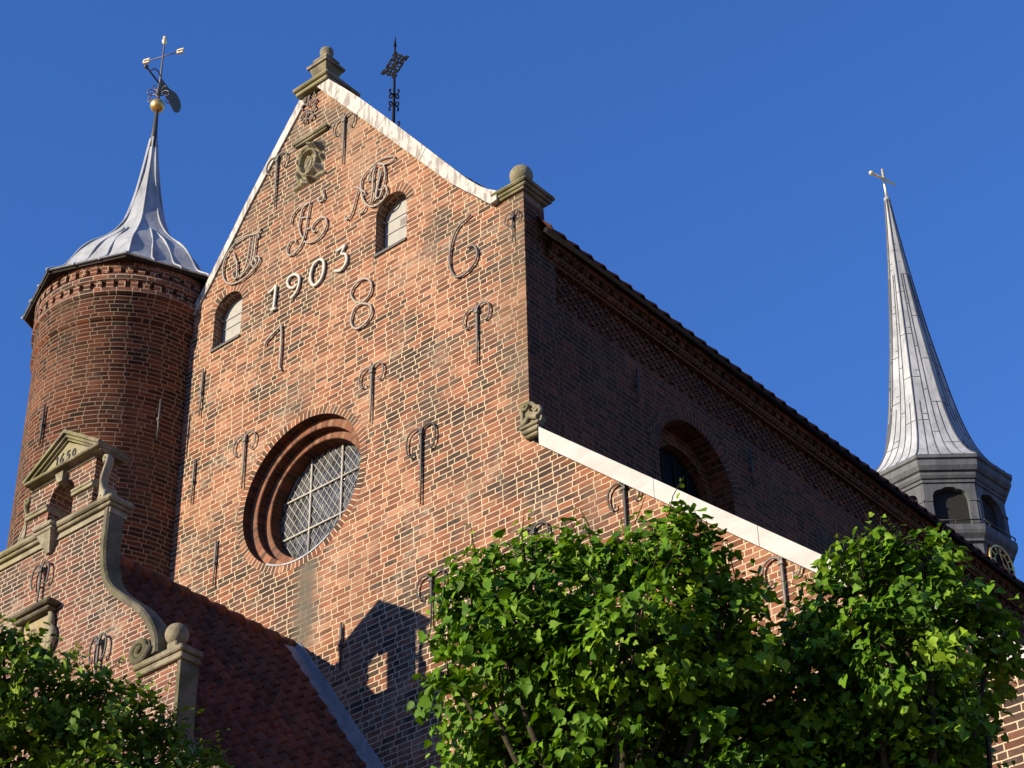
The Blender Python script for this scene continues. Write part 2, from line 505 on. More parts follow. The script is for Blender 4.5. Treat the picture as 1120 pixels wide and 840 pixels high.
    def sweep(self, path, prof, closed_prof=True):
        # path of (x,z) in the XZ plane; profile of (offset along path normal, y)
        n = len(path); rings = []
        for i in range(n):
            a = Vector(path[max(0,i-1)]); b = Vector(path[min(n-1,i+1)])
            t = (b-a).normalized(); nr = Vector((-t.y, t.x))
            p = Vector(path[i])
            rings.append(self.add([(p.x+nr.x*o, y, p.y+nr.y*o) for o, y in prof]))
        k = len(prof)
        for a, b in zip(rings, rings[1:]):
            for i in range(k):
                j = (i+1) % k
                self.face((a+i, a+j, b+j, b+i))
        self.face([rings[0]+i for i in range(k-1,-1,-1)]); self.face([rings[-1]+i for i in range(k)])
    def build(self, name, mat, parent=None, origin=None, kind=None, label=None):
        V = np.array(self.v, dtype=float)
        if origin is None:
            origin = (V.min(0)+V.max(0))/2; origin[2] = V[:,2].min()
        O = Vector([float(x) for x in origin])
        me = bpy.data.meshes.new(name)
        me.from_pydata([tuple(p) for p in (V-np.array(O))], [], self.f)
        uvl = me.uv_layers.new(name='UVMap')
        data = np.zeros(len(me.loops)*2)
        li = 0
        for fi, f in enumerate(self.f):
            uv = self.uv[fi]
            if uv is None:
                P = V[list(f)]
                nrm = np.zeros(3)
                for i in range(len(f)):
                    a, b = P[i], P[(i+1) % len(f)]
                    nrm += np.cross(a, b)
                ax = np.argmax(np.abs(nrm))
                if ax == 0: uv = P[:, [1, 2]]
                elif ax == 1: uv = P[:, [0, 2]]
                else: uv = P[:, [0, 1]]
            for q in uv:
                data[2*li] = q[0]; data[2*li+1] = q[1]; li += 1
        uvl.data.foreach_set('uv', data)
        me.polygons.foreach_set('use_smooth', self.sm)
        me.materials.append(mat)
        me.update()
        o = bpy.data.objects.new(name, me)
        COL.objects.link(o)
        WLOC[o] = O
        if parent is not None:
            o.parent = parent; o.location = O - WLOC[parent]
        else:
            o.location = O
        if kind: o['kind'] = kind
        if label: o['label'] = label
        return o

def smooth(pts, k=5, closed=False):
    P = [Vector(p) for p in pts]
    n = len(P)
    if n < 3: return [tuple(p) for p in P]
    out = []
    for i in range(n-1):
        p0 = P[i-1] if i > 0 else (P[-2] if closed else P[0]*2-P[1])
        p1, p2 = P[i], P[i+1]
        p3 = P[i+2] if i+2 < n else (P[1] if closed else P[-1]*2-P[-2])
        for s in range(k):
            t = s/k
            out.append(tuple(.5*((2*p1)+(p2-p0)*t+(2*p0-5*p1+4*p2-p3)*t*t+(3*p1-p0-3*p2+p3)*t**3)))
    out.append(tuple(P[-1]))
    return out

def arch(xc, hw, z0, zs, n=14):
    # outline of a round-headed opening: anticlockwise from lower left
    pts = [(xc-hw, z0), (xc+hw, z0)]
    for i in range(n+1):
        a = math.pi*i/n
        pts.append((xc+hw*math.cos(a), zs+hw*math.sin(a)))
    return pts

def strokes(mb, lines, y, r, taper=.75, flat=.8, n=6):
    for l in lines:
        s = smooth(l, 5)
        m = len(s)
        rs = [r*(taper+(1-taper)*math.sin(math.pi*min(1, max(0, i/(m-1))))) for i in range(m)]
        mb.tube([(p[0], y, p[1]) for p in s], rs, n, flat=flat, fn=(0, 1, 0))

# ------------------------------------------------------------------ ground
g = MB()
g.quad((-400,-400,0),(400,-400,0),(400,400,0),(-400,400,0))
tag(g.build('ground', MAT['paving'], origin=(0,0,0)), 'cobbled church square', None, None, 'structure')

# ------------------------------------------------------------------ the church
church = thing('church', (-19.1, 18.0, 0), 'large red brick church with tall gable, white copings, round window and iron numerals', 'church')
XC = -19.1
RC = (-19.04, 18.268)                     # centre of the round window
def circle(c, r, n=72): return [(c[0]+r*math.cos(2*math.pi*i/n), c[1]+r*math.sin(2*math.pi*i/n)) for i in range(n)]
LW = [(-17.285, .33, 21.94, 22.73), (-20.995, .335, 21.92, 22.65)]      # the two louvre openings

right_top = [(-15.07,21.60),(-15.39,21.90),(-15.68,22.24),(-15.95,22.58),(-17.83,25.04),(-18.90,26.42)]
left_top = [(-19.40,26.38),(-20.65,24.76),(-21.55,23.42),(-22.25,22.50),(-22.75,21.98),(-23.13,21.72)]
front = ([(-23.6,0),(-7.0,0),(-7.0,10.40),(-14.53,17.09),(-14.6,17.2),(-14.6,21.62),(-15.07,21.62)]
         + right_top + left_top + [(-23.13,21.62),(-23.6,21.62)])
mb = MB()
mb.prism(front, [circle(RC, 1.245), arch(*LW[0]), arch(*LW[1])], 18.0, 18.47)
gable = mb.build('gable_wall', MAT['brick'], church)

# brick rings round the openings, 3 mm proud of the wall
mb = MB()
mb.revolve_y([(1.364,18.001),(1.364,17.996),(1.24,17.996)], *RC, n=90)
mb.build('window_arch', MAT['brick_ring'], church)
def half_ring(mb, xc, zc, r0, r1, y, n=18, a0=0.0, a1=math.pi):
    for i in range(n):
        p, q = a0+(a1-a0)*i/n, a0+(a1-a0)*(i+1)/n
        P = [(xc+r*math.cos(a), y, zc+r*math.sin(a)) for a, r in ((p,r1),(p,r0),(q,r0),(q,r1))]
        u = [(r1-r0, .5*(r0+r1)*p), (0, .5*(r0+r1)*p), (0, .5*(r0+r1)*q), (r1-r0, .5*(r0+r1)*q)]
        mb.quad(P[3],P[2],P[1],P[0], uv=(u[3],u[2],u[1],u[0]))
        mb.quad(P[0], (P[0][0],18.001,P[0][2]), (P[3][0],18.001,P[3][2]), P[3])
for xc, hw, z0, zs in LW:
    mb = MB(); half_ring(mb, xc, zs, hw, hw+.15, 17.996)
    mb.build('window_arch', MAT['brick_ring'], church)

mb = MB(); half_ring(mb, -12.07, 14.22, .28, .42, 17.996)
mb.build('relieving_arch', MAT['brick_roll'], church)

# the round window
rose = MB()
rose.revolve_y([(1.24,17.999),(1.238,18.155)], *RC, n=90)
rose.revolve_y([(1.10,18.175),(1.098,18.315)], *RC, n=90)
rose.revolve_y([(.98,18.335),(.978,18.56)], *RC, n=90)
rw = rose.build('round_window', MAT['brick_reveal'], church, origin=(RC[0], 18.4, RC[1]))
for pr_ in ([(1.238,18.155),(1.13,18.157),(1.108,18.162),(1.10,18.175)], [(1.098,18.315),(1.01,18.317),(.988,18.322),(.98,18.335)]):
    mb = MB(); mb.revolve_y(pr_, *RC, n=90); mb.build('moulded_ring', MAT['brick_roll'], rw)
mb = MB()
mb.prism(circle(RC, .99), [], 18.555, 18.57)
mb.build('glass', MAT['glass'], rw)
mb = MB()
step = .1296
for sgn in (1, -1):
    for i in range(-16, 17):
        # diagonal cames, clipped to the circle
        th = math.atan2(1.5, 1)*sgn
        dx, dz = math.cos(th), math.sin(th)
        nx, nz = -dz, dx
        off = i*step*.80
        if abs(off) > .96: continue
        L = math.sqrt(.976**2-off**2)
        c = (RC[0]+nx*off, RC[1]+nz*off)
        mb.tube([(c[0]-dx*L, 18.548, c[1]-dz*L), (c[0]+dx*L, 18.548, c[1]+dz*L)], .0068, 4)
mb.build('lead_lattice', MAT['lattice'], rw)
mb = MB()
for o in (-.33, .33):
    L = math.sqrt(.977**2-o*o)
    mb.tube([(RC[0]+o,18.53,RC[1]-L),(RC[0]+o,18.53,RC[1]+L)], .019, 6)
    mb.tube([(RC[0]-L,18.528,RC[1]+o),(RC[0]+L,18.528,RC[1]+o)], .017, 6)
mb.build('glazing_bars', MAT['lattice'], rw)
mb = MB()    # lead-covered sill in the bottom of the reveal
for i in range(24):
    a0, a1 = RAD(238)+RAD(64)*i/24, RAD(238)+RAD(64)*(i+1)/24
    P = [(RC[0]+r*math.cos(a), y, RC[1]+r*math.sin(a)) for a, r, y in ((a0,1.228,17.985),(a1,1.228,17.985),(a1,1.215,18.15),(a0,1.215,18.15))]
    mb.quad(*P, smooth=True)
    Q = [(RC[0]+r*math.cos(a), 17.985, RC[1]+r*math.sin(a)) for a, r in ((a0,1.25),(a1,1.25),(a1,1.225),(a0,1.225))]
    mb.quad(*Q)
mb.build('lead_sill', MAT['lead'], rw)

# shuttered openings
for wi, (xc, hw, z0, zs) in enumerate(LW):
    mb = MB()
    a = arch(xc, hw-.012, z0+.03, zs)
    mb.prism(a, [], 18.20, 18.235)
    sh = mb.build('shuttered_window', MAT['shutter'], church)
    for zz in (z0+.12, z0+.22, z0+.52, zs-.02):
        mb = MB(); mb.box(xc-hw+.02, xc+hw-.02, 18.186, 18.20, zz, zz+.022)
        mb.build('batten', MAT['shutter'], sh)
    if wi == 0:
        mb = MB(); mb.box(xc+.02, xc+.22, 18.188, 18.2, zs-.28, zs-.10)
        mb.build('vent_panel', MAT['iron_grey'], sh)
    mb = MB(); mb.box(xc-hw-.01, xc+hw+.01, 17.97, 18.18, z0-.02, z0+.028)
    mb.build('sill', MAT['iron'], sh)
    for zz in (z0+.2, zs-.05):
        mb = MB(); mb.box(xc-hw-.0, xc-hw+.05, 18.12, 18.198, zz, zz+.035)
        mb.build('hinge', MAT['iron_grey'], sh)

# white copings of the gable
def offset_line(line, d):
    out = []
    for i, p in enumerate(line):
        a = Vector(line[max(0,i-1)]); b = Vector(line[min(len(line)-1,i+1)])
        t = (b-a).normalized(); out.append((p[0]-t.y*d, p[1]+t.x*d))
    return out
ro = [(-15.035,21.77),(-15.22,21.91),(-15.40,22.09),(-15.66,22.40),(-15.92,22.75),(-17.83,25.30),(-18.76,26.43)]
ri = [(-15.035,21.60),(-15.16,21.58),(-15.39,21.84),(-15.80,22.28),(-16.18,22.74),(-17.83,24.88),(-19.02,26.40)]
def resample(l, n):
    v = [Vector(q) for q in l]; d = [0]
    for a, b in zip(v, v[1:]): d.append(d[-1]+(b-a).length)
    out = []
    for k in range(n+1):
        t = d[-1]*k/n
        i = max(q for q in range(len(d)-1) if d[q] <= t+1e-9)
        f = (t-d[i])/(d[i+1]-d[i]); out.append(tuple(v[i].lerp(v[i+1], min(1, f))))
    return out
RO, RI = resample(smooth([p_ for p_ in ro], 4), 48), resample(smooth([p_ for p_ in ri], 4), 48)
mb = MB()
for k in range(8):
    a, b = RO[k*6:k*6+7], RI[k*6:k*6+7]
    if k < 7:
        a[-1] = tuple(Vector(a[-1]).lerp(Vector(a[-2]), .05)); b[-1] = tuple(Vector(b[-1]).lerp(Vector(b[-2]), .05))
    y0 = 17.90+random.uniform(-.006, .006)
    mb.prism(b + a[::-1], [], y0, 18.53)
mb.prism(RI[2:46]+RO[2:46][::-1], [], 17.93, 18.50)
mb.build('coping', MAT['coping'], church)
lo = [(-19.46,26.52),(-20.71,24.80),(-21.62,23.44),(-22.30,22.62),(-22.8,22.1),(-23.12,21.86)]
li_ = [(-19.30,26.42),(-20.60,24.70),(-21.51,23.35),(-22.22,22.50),(-22.75,21.96),(-23.16,21.70)]
mb = MB()
mb.prism(lo + li_[::-1], [], 17.965, 18.53)
mb.build('coping', MAT['coping'], church)

# corner piers with stone cap and ball
for xa, xb in ((-15.07,-14.6), (-23.6,-23.13)):
    xm = (xa+xb)/2
    mb = MB()
    mb.bevbox(xa-.02, xb+.05, 17.95, 18.52, 21.59, 21.635, .01)
    mb.bevbox(xa-.05, xb+.10, 17.92, 18.57, 21.635, 21.69, .015)
    mb.bevbox(xa-.08, xb+.14, 17.88, 18.60, 21.69, 21.755, .02)
    mb.hexa([(xa-.05,17.9,21.75),(xb+.11,17.9,21.75),(xb+.11,18.59,21.75),(xa-.05,18.59,21.75),
             (xm-.10,18.13,21.95),(xm+.12,18.13,21.95),(xm+.12,18.36,21.95),(xm-.10,18.36,21.95)])
    cap = mb.build('pier_cap', MAT['stone'], church)
    mb = MB()
    mb.sphere((xm+.01, 18.24, 22.15), .18, 24, 14)
    mb.revolve([(.13,21.93),(.10,21.97),(.10,22.02)], xm+.01, 18.24, 16)
    mb.build('stone_ball', MAT['stone'], cap)

# stone finial on the apex
mb = MB()
mb.bevbox(-19.50, -18.74, 17.85, 18.62, 26.42, 26.50, .012)
mb.bevbox(-19.54, -18.70, 17.80, 18.66, 26.50, 26.58, .02)
mb.bevbox(-19.36, -18.88, 17.96, 18.46, 26.58, 26.63, .02)
mb.bevbox(-19.30, -18.96, 18.02, 18.40, 26.63, 26.69, .02)
fin = mb.build('finial', MAT['stone'], church)
mb = MB()
def frust(z0, a0, z1, a1, cx=-19.13, cy=18.2):
    mb.hexa([(cx-a0,cy-a0,z0),(cx+a0,cy-a0,z0),(cx+a0,cy+a0,z0),(cx-a0,cy+a0,z0),(cx-a1,cy-a1,z1),(cx+a1,cy-a1,z1),(cx+a1,cy+a1,z1),(cx-a1,cy+a1,z1)])
for z0, a0, z1, a1 in ((26.68,.125,26.72,.105),(26.72,.105,26.84,.10),(26.84,.13,26.89,.145),(26.89,.155,27.06,.205),(27.06,.235,27.11,.245),(27.11,.245,27.14,.20),(27.14,.15,27.24,.135),(27.24,.165,27.28,.165)):
    frust(z0, a0, z1, a1)
mb.revolve([(.09,27.27),(.13,27.33),(.115,27.40),(.08,27.42),(.125,27.48),(.115,27.55),(.05,27.59),(.001,27.595)], -19.13, 18.2, 14)
mb.build('vase', MAT['stone'], fin)

# ironwork on the gable
TRACE = {
  'mono_left': [[[-20.916,24.011],[-20.756,24.014],[-20.606,23.994],[-20.453,23.937],[-20.346,23.913],[-20.296,23.938],[-20.332,24.01],[-20.369,23.998]],[[-20.904,23.993],[-21.026,23.922],[-21.133,23.789],[-21.175,23.622],[-21.157,23.424],[-21.073,23.245],[-20.935,23.124],[-20.762,23.076],[-20.595,23.081],[-20.432,23.13],[-20.312,23.2],[-20.261,23.283],[-20.283,23.361],[-20.349,23.405],[-20.388,23.374],[-20.357,23.298]],[[-20.548,23.928],[-20.524,23.82],[-20.542,23.679],[-20.557,23.517],[-20.596,23.351],[-20.669,23.222],[-20.77,23.173]],[[-20.44,23.897],[-20.453,23.725],[-20.472,23.509],[-20.5,23.337],[-20.596,23.22],[-20.726,23.15]],[[-20.382,23.885],[-20.395,23.599],[-20.413,23.421],[-20.483,23.254]],[[-20.931,23.813],[-20.887,23.676],[-20.834,23.553],[-20.81,23.39],[-20.813,23.183],[-20.904,23.253],[-20.91,23.331],[-20.841,23.388]],[[-20.899,23.559],[-20.779,23.528]],[[-20.411,23.402],[-20.336,23.286],[-20.415,23.18]],[[-20.494,23.39],[-20.393,23.169]],[[-20.344,23.883],[-20.318,23.821],[-20.358,23.796]]],
  'mono_mid': [[[-18.8,24.007],[-18.819,23.922],[-18.781,23.837],[-18.8,23.774],[-18.879,23.772],[-18.928,23.847],[-18.873,23.868]],[[-19.103,23.924],[-19.136,23.7],[-19.169,23.488],[-19.192,23.292],[-19.229,23.146],[-19.302,23.041],[-19.422,22.972],[-19.537,22.989],[-19.601,23.1],[-19.586,23.216],[-19.51,23.278],[-19.416,23.242],[-19.398,23.159]],[[-19.101,23.903],[-19.27,23.86],[-19.318,23.696],[-19.342,23.52],[-19.308,23.335],[-19.218,23.15]],[[-19.135,23.901],[-19.342,23.922],[-19.477,23.87],[-19.541,23.779],[-19.546,23.676]],[[-19.316,23.664],[-19.117,23.574]],[[-19.204,23.101],[-19.064,23.0],[-18.906,22.98],[-18.775,23.042],[-18.704,23.167],[-18.71,23.294],[-18.793,23.393],[-18.905,23.403],[-19.004,23.354],[-19.033,23.266],[-18.984,23.187],[-18.94,23.205]],[[-19.161,23.337],[-19.046,23.305]]],
  'mono_right': [[[-17.222,23.791],[-17.353,23.847],[-17.505,23.884],[-17.656,23.868],[-17.764,23.826],[-17.893,23.754],[-17.943,23.616],[-17.914,23.391],[-17.865,23.219],[-17.762,23.058],[-17.652,22.976],[-17.524,22.964],[-17.418,22.996],[-17.356,23.093],[-17.359,23.197],[-17.414,23.28],[-17.467,23.259],[-17.444,23.195]],[[-17.222,23.791],[-17.21,23.71],[-17.393,23.724],[-17.546,23.799]],[[-17.634,23.834],[-17.718,23.736],[-17.8,23.586]],[[-17.622,23.806],[-17.671,23.625],[-17.673,23.315],[-17.719,23.054]],[[-17.8,23.586],[-17.626,23.558]],[[-17.568,23.816],[-17.481,23.786],[-17.412,23.62],[-17.407,23.41],[-17.436,23.282]],[[-17.522,23.705],[-17.558,23.456],[-17.615,23.18],[-17.677,23.071]],[[-17.477,23.637],[-17.555,23.351],[-17.592,23.125],[-17.506,23.097],[-17.466,23.218],[-17.531,23.255]],[[-18.086,23.625],[-17.996,23.563],[-17.928,23.482],[-17.837,23.368],[-17.879,23.33]],[[-17.995,23.542],[-18.054,23.347],[-18.132,23.102],[-18.217,23.031],[-18.285,23.085],[-18.254,23.129]],[[-17.816,23.068],[-17.868,22.995],[-17.944,22.993],[-17.972,23.053]]],
  'ornament': [[[-19.278,26.496],[-19.283,26.345],[-19.285,26.194]],[[-19.293,26.097],[-19.303,25.926],[-19.312,25.774]],[[-19.278,26.304],[-19.243,26.398],[-19.194,26.456],[-19.135,26.394],[-19.147,26.324],[-19.2,26.316]],[[-19.294,26.404],[-19.349,26.387],[-19.406,26.345],[-19.37,26.295]],[[-19.257,26.113],[-19.214,26.226],[-19.143,26.252],[-19.08,26.168],[-19.11,26.123],[-19.162,26.104],[-19.099,26.027],[-19.142,25.972],[-19.222,25.996]],[[-19.276,26.15],[-19.34,26.234],[-19.414,26.248],[-19.446,26.178],[-19.396,26.16]],[[-19.298,26.075],[-19.389,26.042],[-19.448,25.989],[-19.434,25.918],[-19.399,25.921]],[[-19.288,26.011],[-19.185,25.929],[-19.132,25.833],[-19.184,25.787],[-19.246,25.84]],[[-19.308,25.904],[-19.384,25.849],[-19.409,25.814]]],
  'd1': [[[-19.978,22.432],[-19.874,22.466],[-19.816,22.51]],[[-19.816,22.51],[-19.828,22.247],[-19.843,22.027]],[[-19.905,22.045],[-19.775,22.019]]],
  'd9': [[[-19.313,22.28],[-19.404,22.244],[-19.51,22.323],[-19.548,22.444],[-19.496,22.518],[-19.372,22.506],[-19.275,22.388],[-19.28,22.23],[-19.34,22.111],[-19.455,22.037]]],
  'd0': [[[-18.816,22.527],[-18.947,22.49],[-19.012,22.323],[-18.991,22.138],[-18.901,22.031],[-18.769,22.088],[-18.712,22.264],[-18.731,22.434],[-18.816,22.527]]],
  'd3': [[[-18.452,22.486],[-18.351,22.488],[-18.243,22.507]],[[-18.243,22.507],[-18.335,22.376]],[[-18.335,22.376],[-18.224,22.296],[-18.21,22.136],[-18.321,22.04],[-18.468,22.094]]],
  'n1': [[[-20.0,21.38],[-19.968,21.456],[-19.787,21.546],[-19.635,21.607]],[[-19.635,21.607],[-19.616,21.314],[-19.615,21.023],[-19.623,20.772],[-19.574,20.691]]],
  'n8': [[[-17.856,21.132],[-18.0,21.254],[-18.084,21.442],[-18.011,21.566],[-17.872,21.606],[-17.73,21.548],[-17.638,21.387],[-17.684,21.203],[-17.856,21.132],[-17.994,21.108],[-18.064,20.921],[-18.016,20.755],[-17.892,20.671],[-17.721,20.716],[-17.622,20.854],[-17.678,21.016],[-17.856,21.132]]],
  'n6': [[[-15.596,21.655],[-15.859,21.551],[-15.983,21.322],[-16.026,21.022],[-15.995,20.802],[-15.893,20.621],[-15.713,20.595],[-15.532,20.7],[-15.477,20.872],[-15.559,21.044],[-15.679,21.069]]],
  'volute': [[-17.93,15.559],[-17.949,15.451],[-17.955,15.185],[-17.95,14.841],[-17.872,14.475],[-17.725,14.227],[-17.452,13.978],[-17.161,13.733],[-16.944,13.476],[-16.808,13.218],[-16.771,12.993]],
}
YI = 17.962
def iron(name, lines, r, mat, y=YI, parent=church, label=None, taper=.8):
    mb = MB()
    strokes(mb, lines, y, r, taper)
    # short fixing pins into the wall
    for l in lines:
        p = l[len(l)//2]
        mb.tube([(p[0], y, p[1]), (p[0], y+.06, p[1])], .010, 5)
    return mb.build(name, MAT[mat], parent, label=label)
iron('monogram', TRACE['mono_left'], .0185, 'iron_pale', label='pale iron monogram with a large oval letter')
iron('monogram', TRACE['mono_mid'], .020, 'iron_pale', label='pale iron monogram of curled letters in the middle')
iron('monogram', TRACE['mono_right'], .018, 'iron_pale', label='pale iron monogram of crowded letters beside the shutter')
iron('iron_ornament', TRACE['ornament'], .018, 'iron_grey', label='scrolled iron ornament under the gable top')
for k, w in (('d1',.030),('d9',.028),('d0',.030),('d3',.028)):
    d = TRACE[k]
    iron('date_numeral', d if isinstance(d[0][0], list) else [d], w, 'white', label='white numeral %s' % k[1], taper=.9)
for k, w in (('n1',.022),('n8',.021),('n6',.020)):
    iron('iron_numeral', TRACE[k], w, 'iron_pale' if k != 'n6' else 'iron_grey', label='large iron numeral %s' % k[1], taper=.9)

def anchor(x, zt, zb, y=YI, w=.25, drop=.27, sp=.13, r=.0225, mat='iron_grey', parent=church, along_y=False, lean=0.0):
    mb = MB()
    st = [(x+lean, zt), (x+lean*.7, zt-.1), (x+lean*.4, zt-(zt-zb)*.5), (x, zb)]
    mb.tube([(p[0], y, p[1]) for p in st], [r*.6, r*1.1, r, r*.5], 6, flat=.7, fn=(0,1,0))
    zs = zt-sp
    j = random.uniform(-.012, .012)
    if w > 0:
        k = w/.20; kd = drop/.235
        for sg in (-1, 1):
            arm = [(0,-.05),(.03,.02),(.075*k,.055),(.13*k,.045),(.18*k,-.01),(.198*k,-.09*kd),(.185*k,-.18*kd),(.15*k+j,-.235*kd),(.115*k,-.225*kd),(.115*k,-.185*kd)]
            s = smooth([(x+lean*.6+sg*a, y-.008, zs+b) for a, b in arm], 4)
            m = len(s)
            mb.tube(s, [r*(.85-.35*i/(m-1)) for i in range(m)], 6, flat=.8, fn=(0,1,0))
        mb.box(x+lean*.6-.035, x+lean*.6+.035, y-.03, y+.02, zs-.075, zs-.035)
    else:
        zm = (zt+zb)/2
        mb.box(x-.028, x+.028, y-.026, y+.02, zm-.02, zm+.02)
    mb.tube([(x, y, (zt+zb)/2), (x, y+.06, (zt+zb)/2)], .012, 5)
    return mb.build('wall_anchor', MAT[mat], parent)
for a in ((-19.985,25.50,24.26), (-18.385,25.44,24.31)): anchor(*a, mat='iron_grey')
anchor(-14.79, 21.28, 20.68, w=.14, drop=.15, sp=.08, r=.015, mat='iron')
for a in ((-20.32,19.87,18.80), (-17.59,19.885,18.775)): anchor(*a, mat='iron_grey')
anchor(-15.50, 19.95, 18.83)
anchor(-16.57, 18.24, 16.94, w=.28, drop=.38, sp=.06, mat='iron')
for a in ((-16.36,15.74,14.95), (-14.56,15.75,14.80), (-13.06,15.80,14.80)): anchor(*a, w=.26, drop=.29, sp=.05, mat='iron')
anchor(-10.87, 13.85, 12.9, w=.27, drop=.29, sp=.06, r=.023, mat='iron_grey')
for a in ((-21.47,21.62,20.67), (-21.49,19.855,19.02), (-20.82,18.08,17.26), (-18.05,15.62,14.88)): anchor(*a, w=0, mat='iron_grey' if a[1] > 17 else 'iron')

# carved stone tablet high on the gable
def relief(name, x0, x1, z0, z1, y, hfun, mat, parent, nx=56, nz=76, sink=0.0):
    mb = MB()
    b = mb.add([(x0+(x1-x0)*i/nx, y+sink-2.6*hfun(2*i/nx-1, 2*k/nz-1), z0+(z1-z0)*k/nz) for k in range(nz+1) for i in range(nx+1)])
    for k in range(nz):
        for i in range(nx):
            q = b+k*(nx+1)+i
            mb.face((q, q+1, q+nx+2, q+nx+1), None, True)
    # edges back to the wall
    for i in range(nx):
        for k in (0, nz):
            q = b+k*(nx+1)+i
            p, r_ = mb.v[q], mb.v[q+1]
            mb.quad(p, (p[0], y+.05, p[2]), (r_[0], y+.05, r_[2]), r_)
    for k in range(nz):
        for i in (0, nx):
            q = b+k*(nx+1)+i
            p, r_ = mb.v[q], mb.v[q+nx+1]
            mb.quad(p, r_, (r_[0], y+.05, r_[2]), (p[0], y+.05, p[2]))
    return mb.build(name, mat, parent)
def gs(d, s): return math.exp(-(d/s)**2)
def cartouche(u, v):
    h = .01
    e = math.hypot(u/.52, (v+.12)/.52)
    h += .055*gs(e-1.0, .10)                                    # oval frame
    h += .020*max(0, 1-e*e)
    a = math.atan2(v+.12, u)
    h += .05*gs(e-1.42, .20)*(.5+.5*math.cos(a*9))              # mantling lumps
    h += .045*gs(math.hypot(u/.32, (v-.68)/.17), .9)*(.7+.3*math.cos(u*24))   # crown
    h += .05*gs(math.hypot((abs(u)-.62)/.16, (v-.45)/.22), 1.0)
    h += .04*gs(math.hypot((abs(u)-.66)/.14, (v+.62)/.2), 1.0)
    h += .03*gs((v+.90)/.06, 1.0)
    for cx, cz, rx, rz in ((-.06,-.12,.20,.27),):
        q = math.hypot((u-cx)/rx, (v-cz)/rz); h += .022*gs(q-1, .16)
    h += .02*gs((u+.12-(v+.12)*.35)/.05, 1)*gs((v+.12)/.3, 1)
    if abs(u) > .97 or abs(v) > .98: h = 0
    return h
tab = relief('stone_tablet', -19.53, -18.79, 24.33, 25.33, 17.985, cartouche, MAT['stone_pale'], church, 64, 88, .058)
mb = MB()
mb.bevbox(-19.58, -18.76, 17.91, 18.0, 25.37, 25.42, .012)
mb.bevbox(-19.55, -18.79, 17.94, 18.0, 25.33, 25.37, .01)
mb.build('tablet_cornice', MAT['stone'], tab)

# carved stone scroll where the aisle coping meets the gable corner
mb = MB()
def spiral(cx, cz, r0, turns, a0, sg=1, n=26):
    return [(cx+r0*(1-.8*i/n)*math.cos(a0+sg*turns*2*math.pi*i/n), cz+r0*(1-.8*i/n)*math.sin(a0+sg*turns*2*math.pi*i/n)) for i in range(n+1)]
for y in (17.86,):
    mb.tube([(p[0], y, p[1]) for p in spiral(-14.60, 17.78, .10, 1.6, RAD(250), -1)], .035, 8)
    mb.tube([(p[0], y, p[1]) for p in spiral(-14.32, 17.57, .11, 1.3, RAD(150), -1)], .04, 8)
    mb.tube([(p[0], y, p[1]) for p in smooth([(-14.66,17.38),(-14.66,17.6),(-14.68,17.76)], 5)], .04, 8)
    mb.tube([(p[0], y, p[1]) for p in smooth([(-14.53,17.85),(-14.42,17.78),(-14.34,17.68),(-14.22,17.6)], 5)], .042, 8)
    mb.tube([(p[0], y, p[1]) for p in smooth([(-14.64,17.40),(-14.5,17.52),(-14.4,17.48),(-14.3,17.44)], 5)], .055, 8)
mb.prism([(-14.68,17.36),(-14.25,17.36),(-14.22,17.45),(-14.40,17.60),(-14.56,17.70),(-14.70,17.72)], [], 17.88, 17.995)
mb.bevbox(-14.72, -14.27, 17.82, 18.0, 17.30, 17.37, .015)
mb.bevbox(-14.69, -14.30, 17.85, 18.0, 17.20, 17.30, .02)
mb.bevbox(-14.66, -14.34, 17.89, 18.0, 17.12, 17.20, .02)
mb.v = [(-14.49+(x+14.47)*.74, 18.0+(y-18.0)*.8, 17.13+(z-17.12)*.74) for x, y, z in mb.v]
mb.build('stone_scroll', MAT['stone'], church)

# aisle: white board coping, roof, side wall
mb = MB()
s_ = -.888
def ac(x): return 17.215+s_*(x+14.37)
seg = [-14.37,-12.55,-11.1,-9.75,-8.4,-6.85]
for a, b in zip(seg, seg[1:]):
    b2 = b-.008
    mb.hexa([(a,17.90,ac(a)-.285),(b2,17.90,ac(b2)-.285),(b2,18.5,ac(b2)-.285),(a,18.5,ac(a)-.285),
             (a,17.90,ac(a)),(b2,17.90,ac(b2)),(b2,18.5,ac(b2)),(a,18.5,ac(a))])
mb.build('aisle_coping', MAT['coping_clean'], church)
mb = MB()
mb.hexa([(-14.65,18.5,16.78),(-6.8,18.5,9.85),(-6.8,46,9.85),(-14.65,46,16.78),(-14.65,18.5,16.9),(-6.7,18.5,9.95),(-6.7,46,9.95),(-14.65,46,16.9)])
mb.build('aisle_roof', MAT['lead_dark'], church)
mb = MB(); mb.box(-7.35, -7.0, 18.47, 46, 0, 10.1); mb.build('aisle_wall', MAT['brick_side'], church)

# clerestory wall in shade, with a shallow corner pilaster and round-headed windows
CW = [(22.12, .96, 15.2, 18.56), (29.6, .90, 15.2, 18.62), (37.1, .90, 15.2, 18.62)]
mb = MB()
def xprism(mb, outer, holes, x0, x1):
    # polygon in YZ extruded along X, face at x0 looks to +X
    sub = MB(); sub.prism([(p[0], p[1]) for p in outer], holes, -x0, -x1)
    b = len(mb.v)
    mb.v.extend([(-p[1], p[0], p[2]) for p in sub.v])
    for f, s in zip(sub.f, sub.sm): mb.face([b+i for i in f], None, s)
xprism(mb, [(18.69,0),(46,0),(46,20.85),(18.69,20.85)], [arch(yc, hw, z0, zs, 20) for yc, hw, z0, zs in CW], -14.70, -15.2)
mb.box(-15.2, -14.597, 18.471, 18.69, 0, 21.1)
mb.box(-14.62, -14.597, 18.004, 18.471, 0, 21.45)  # added thin dark sheet, paints shade onto the gable's side face
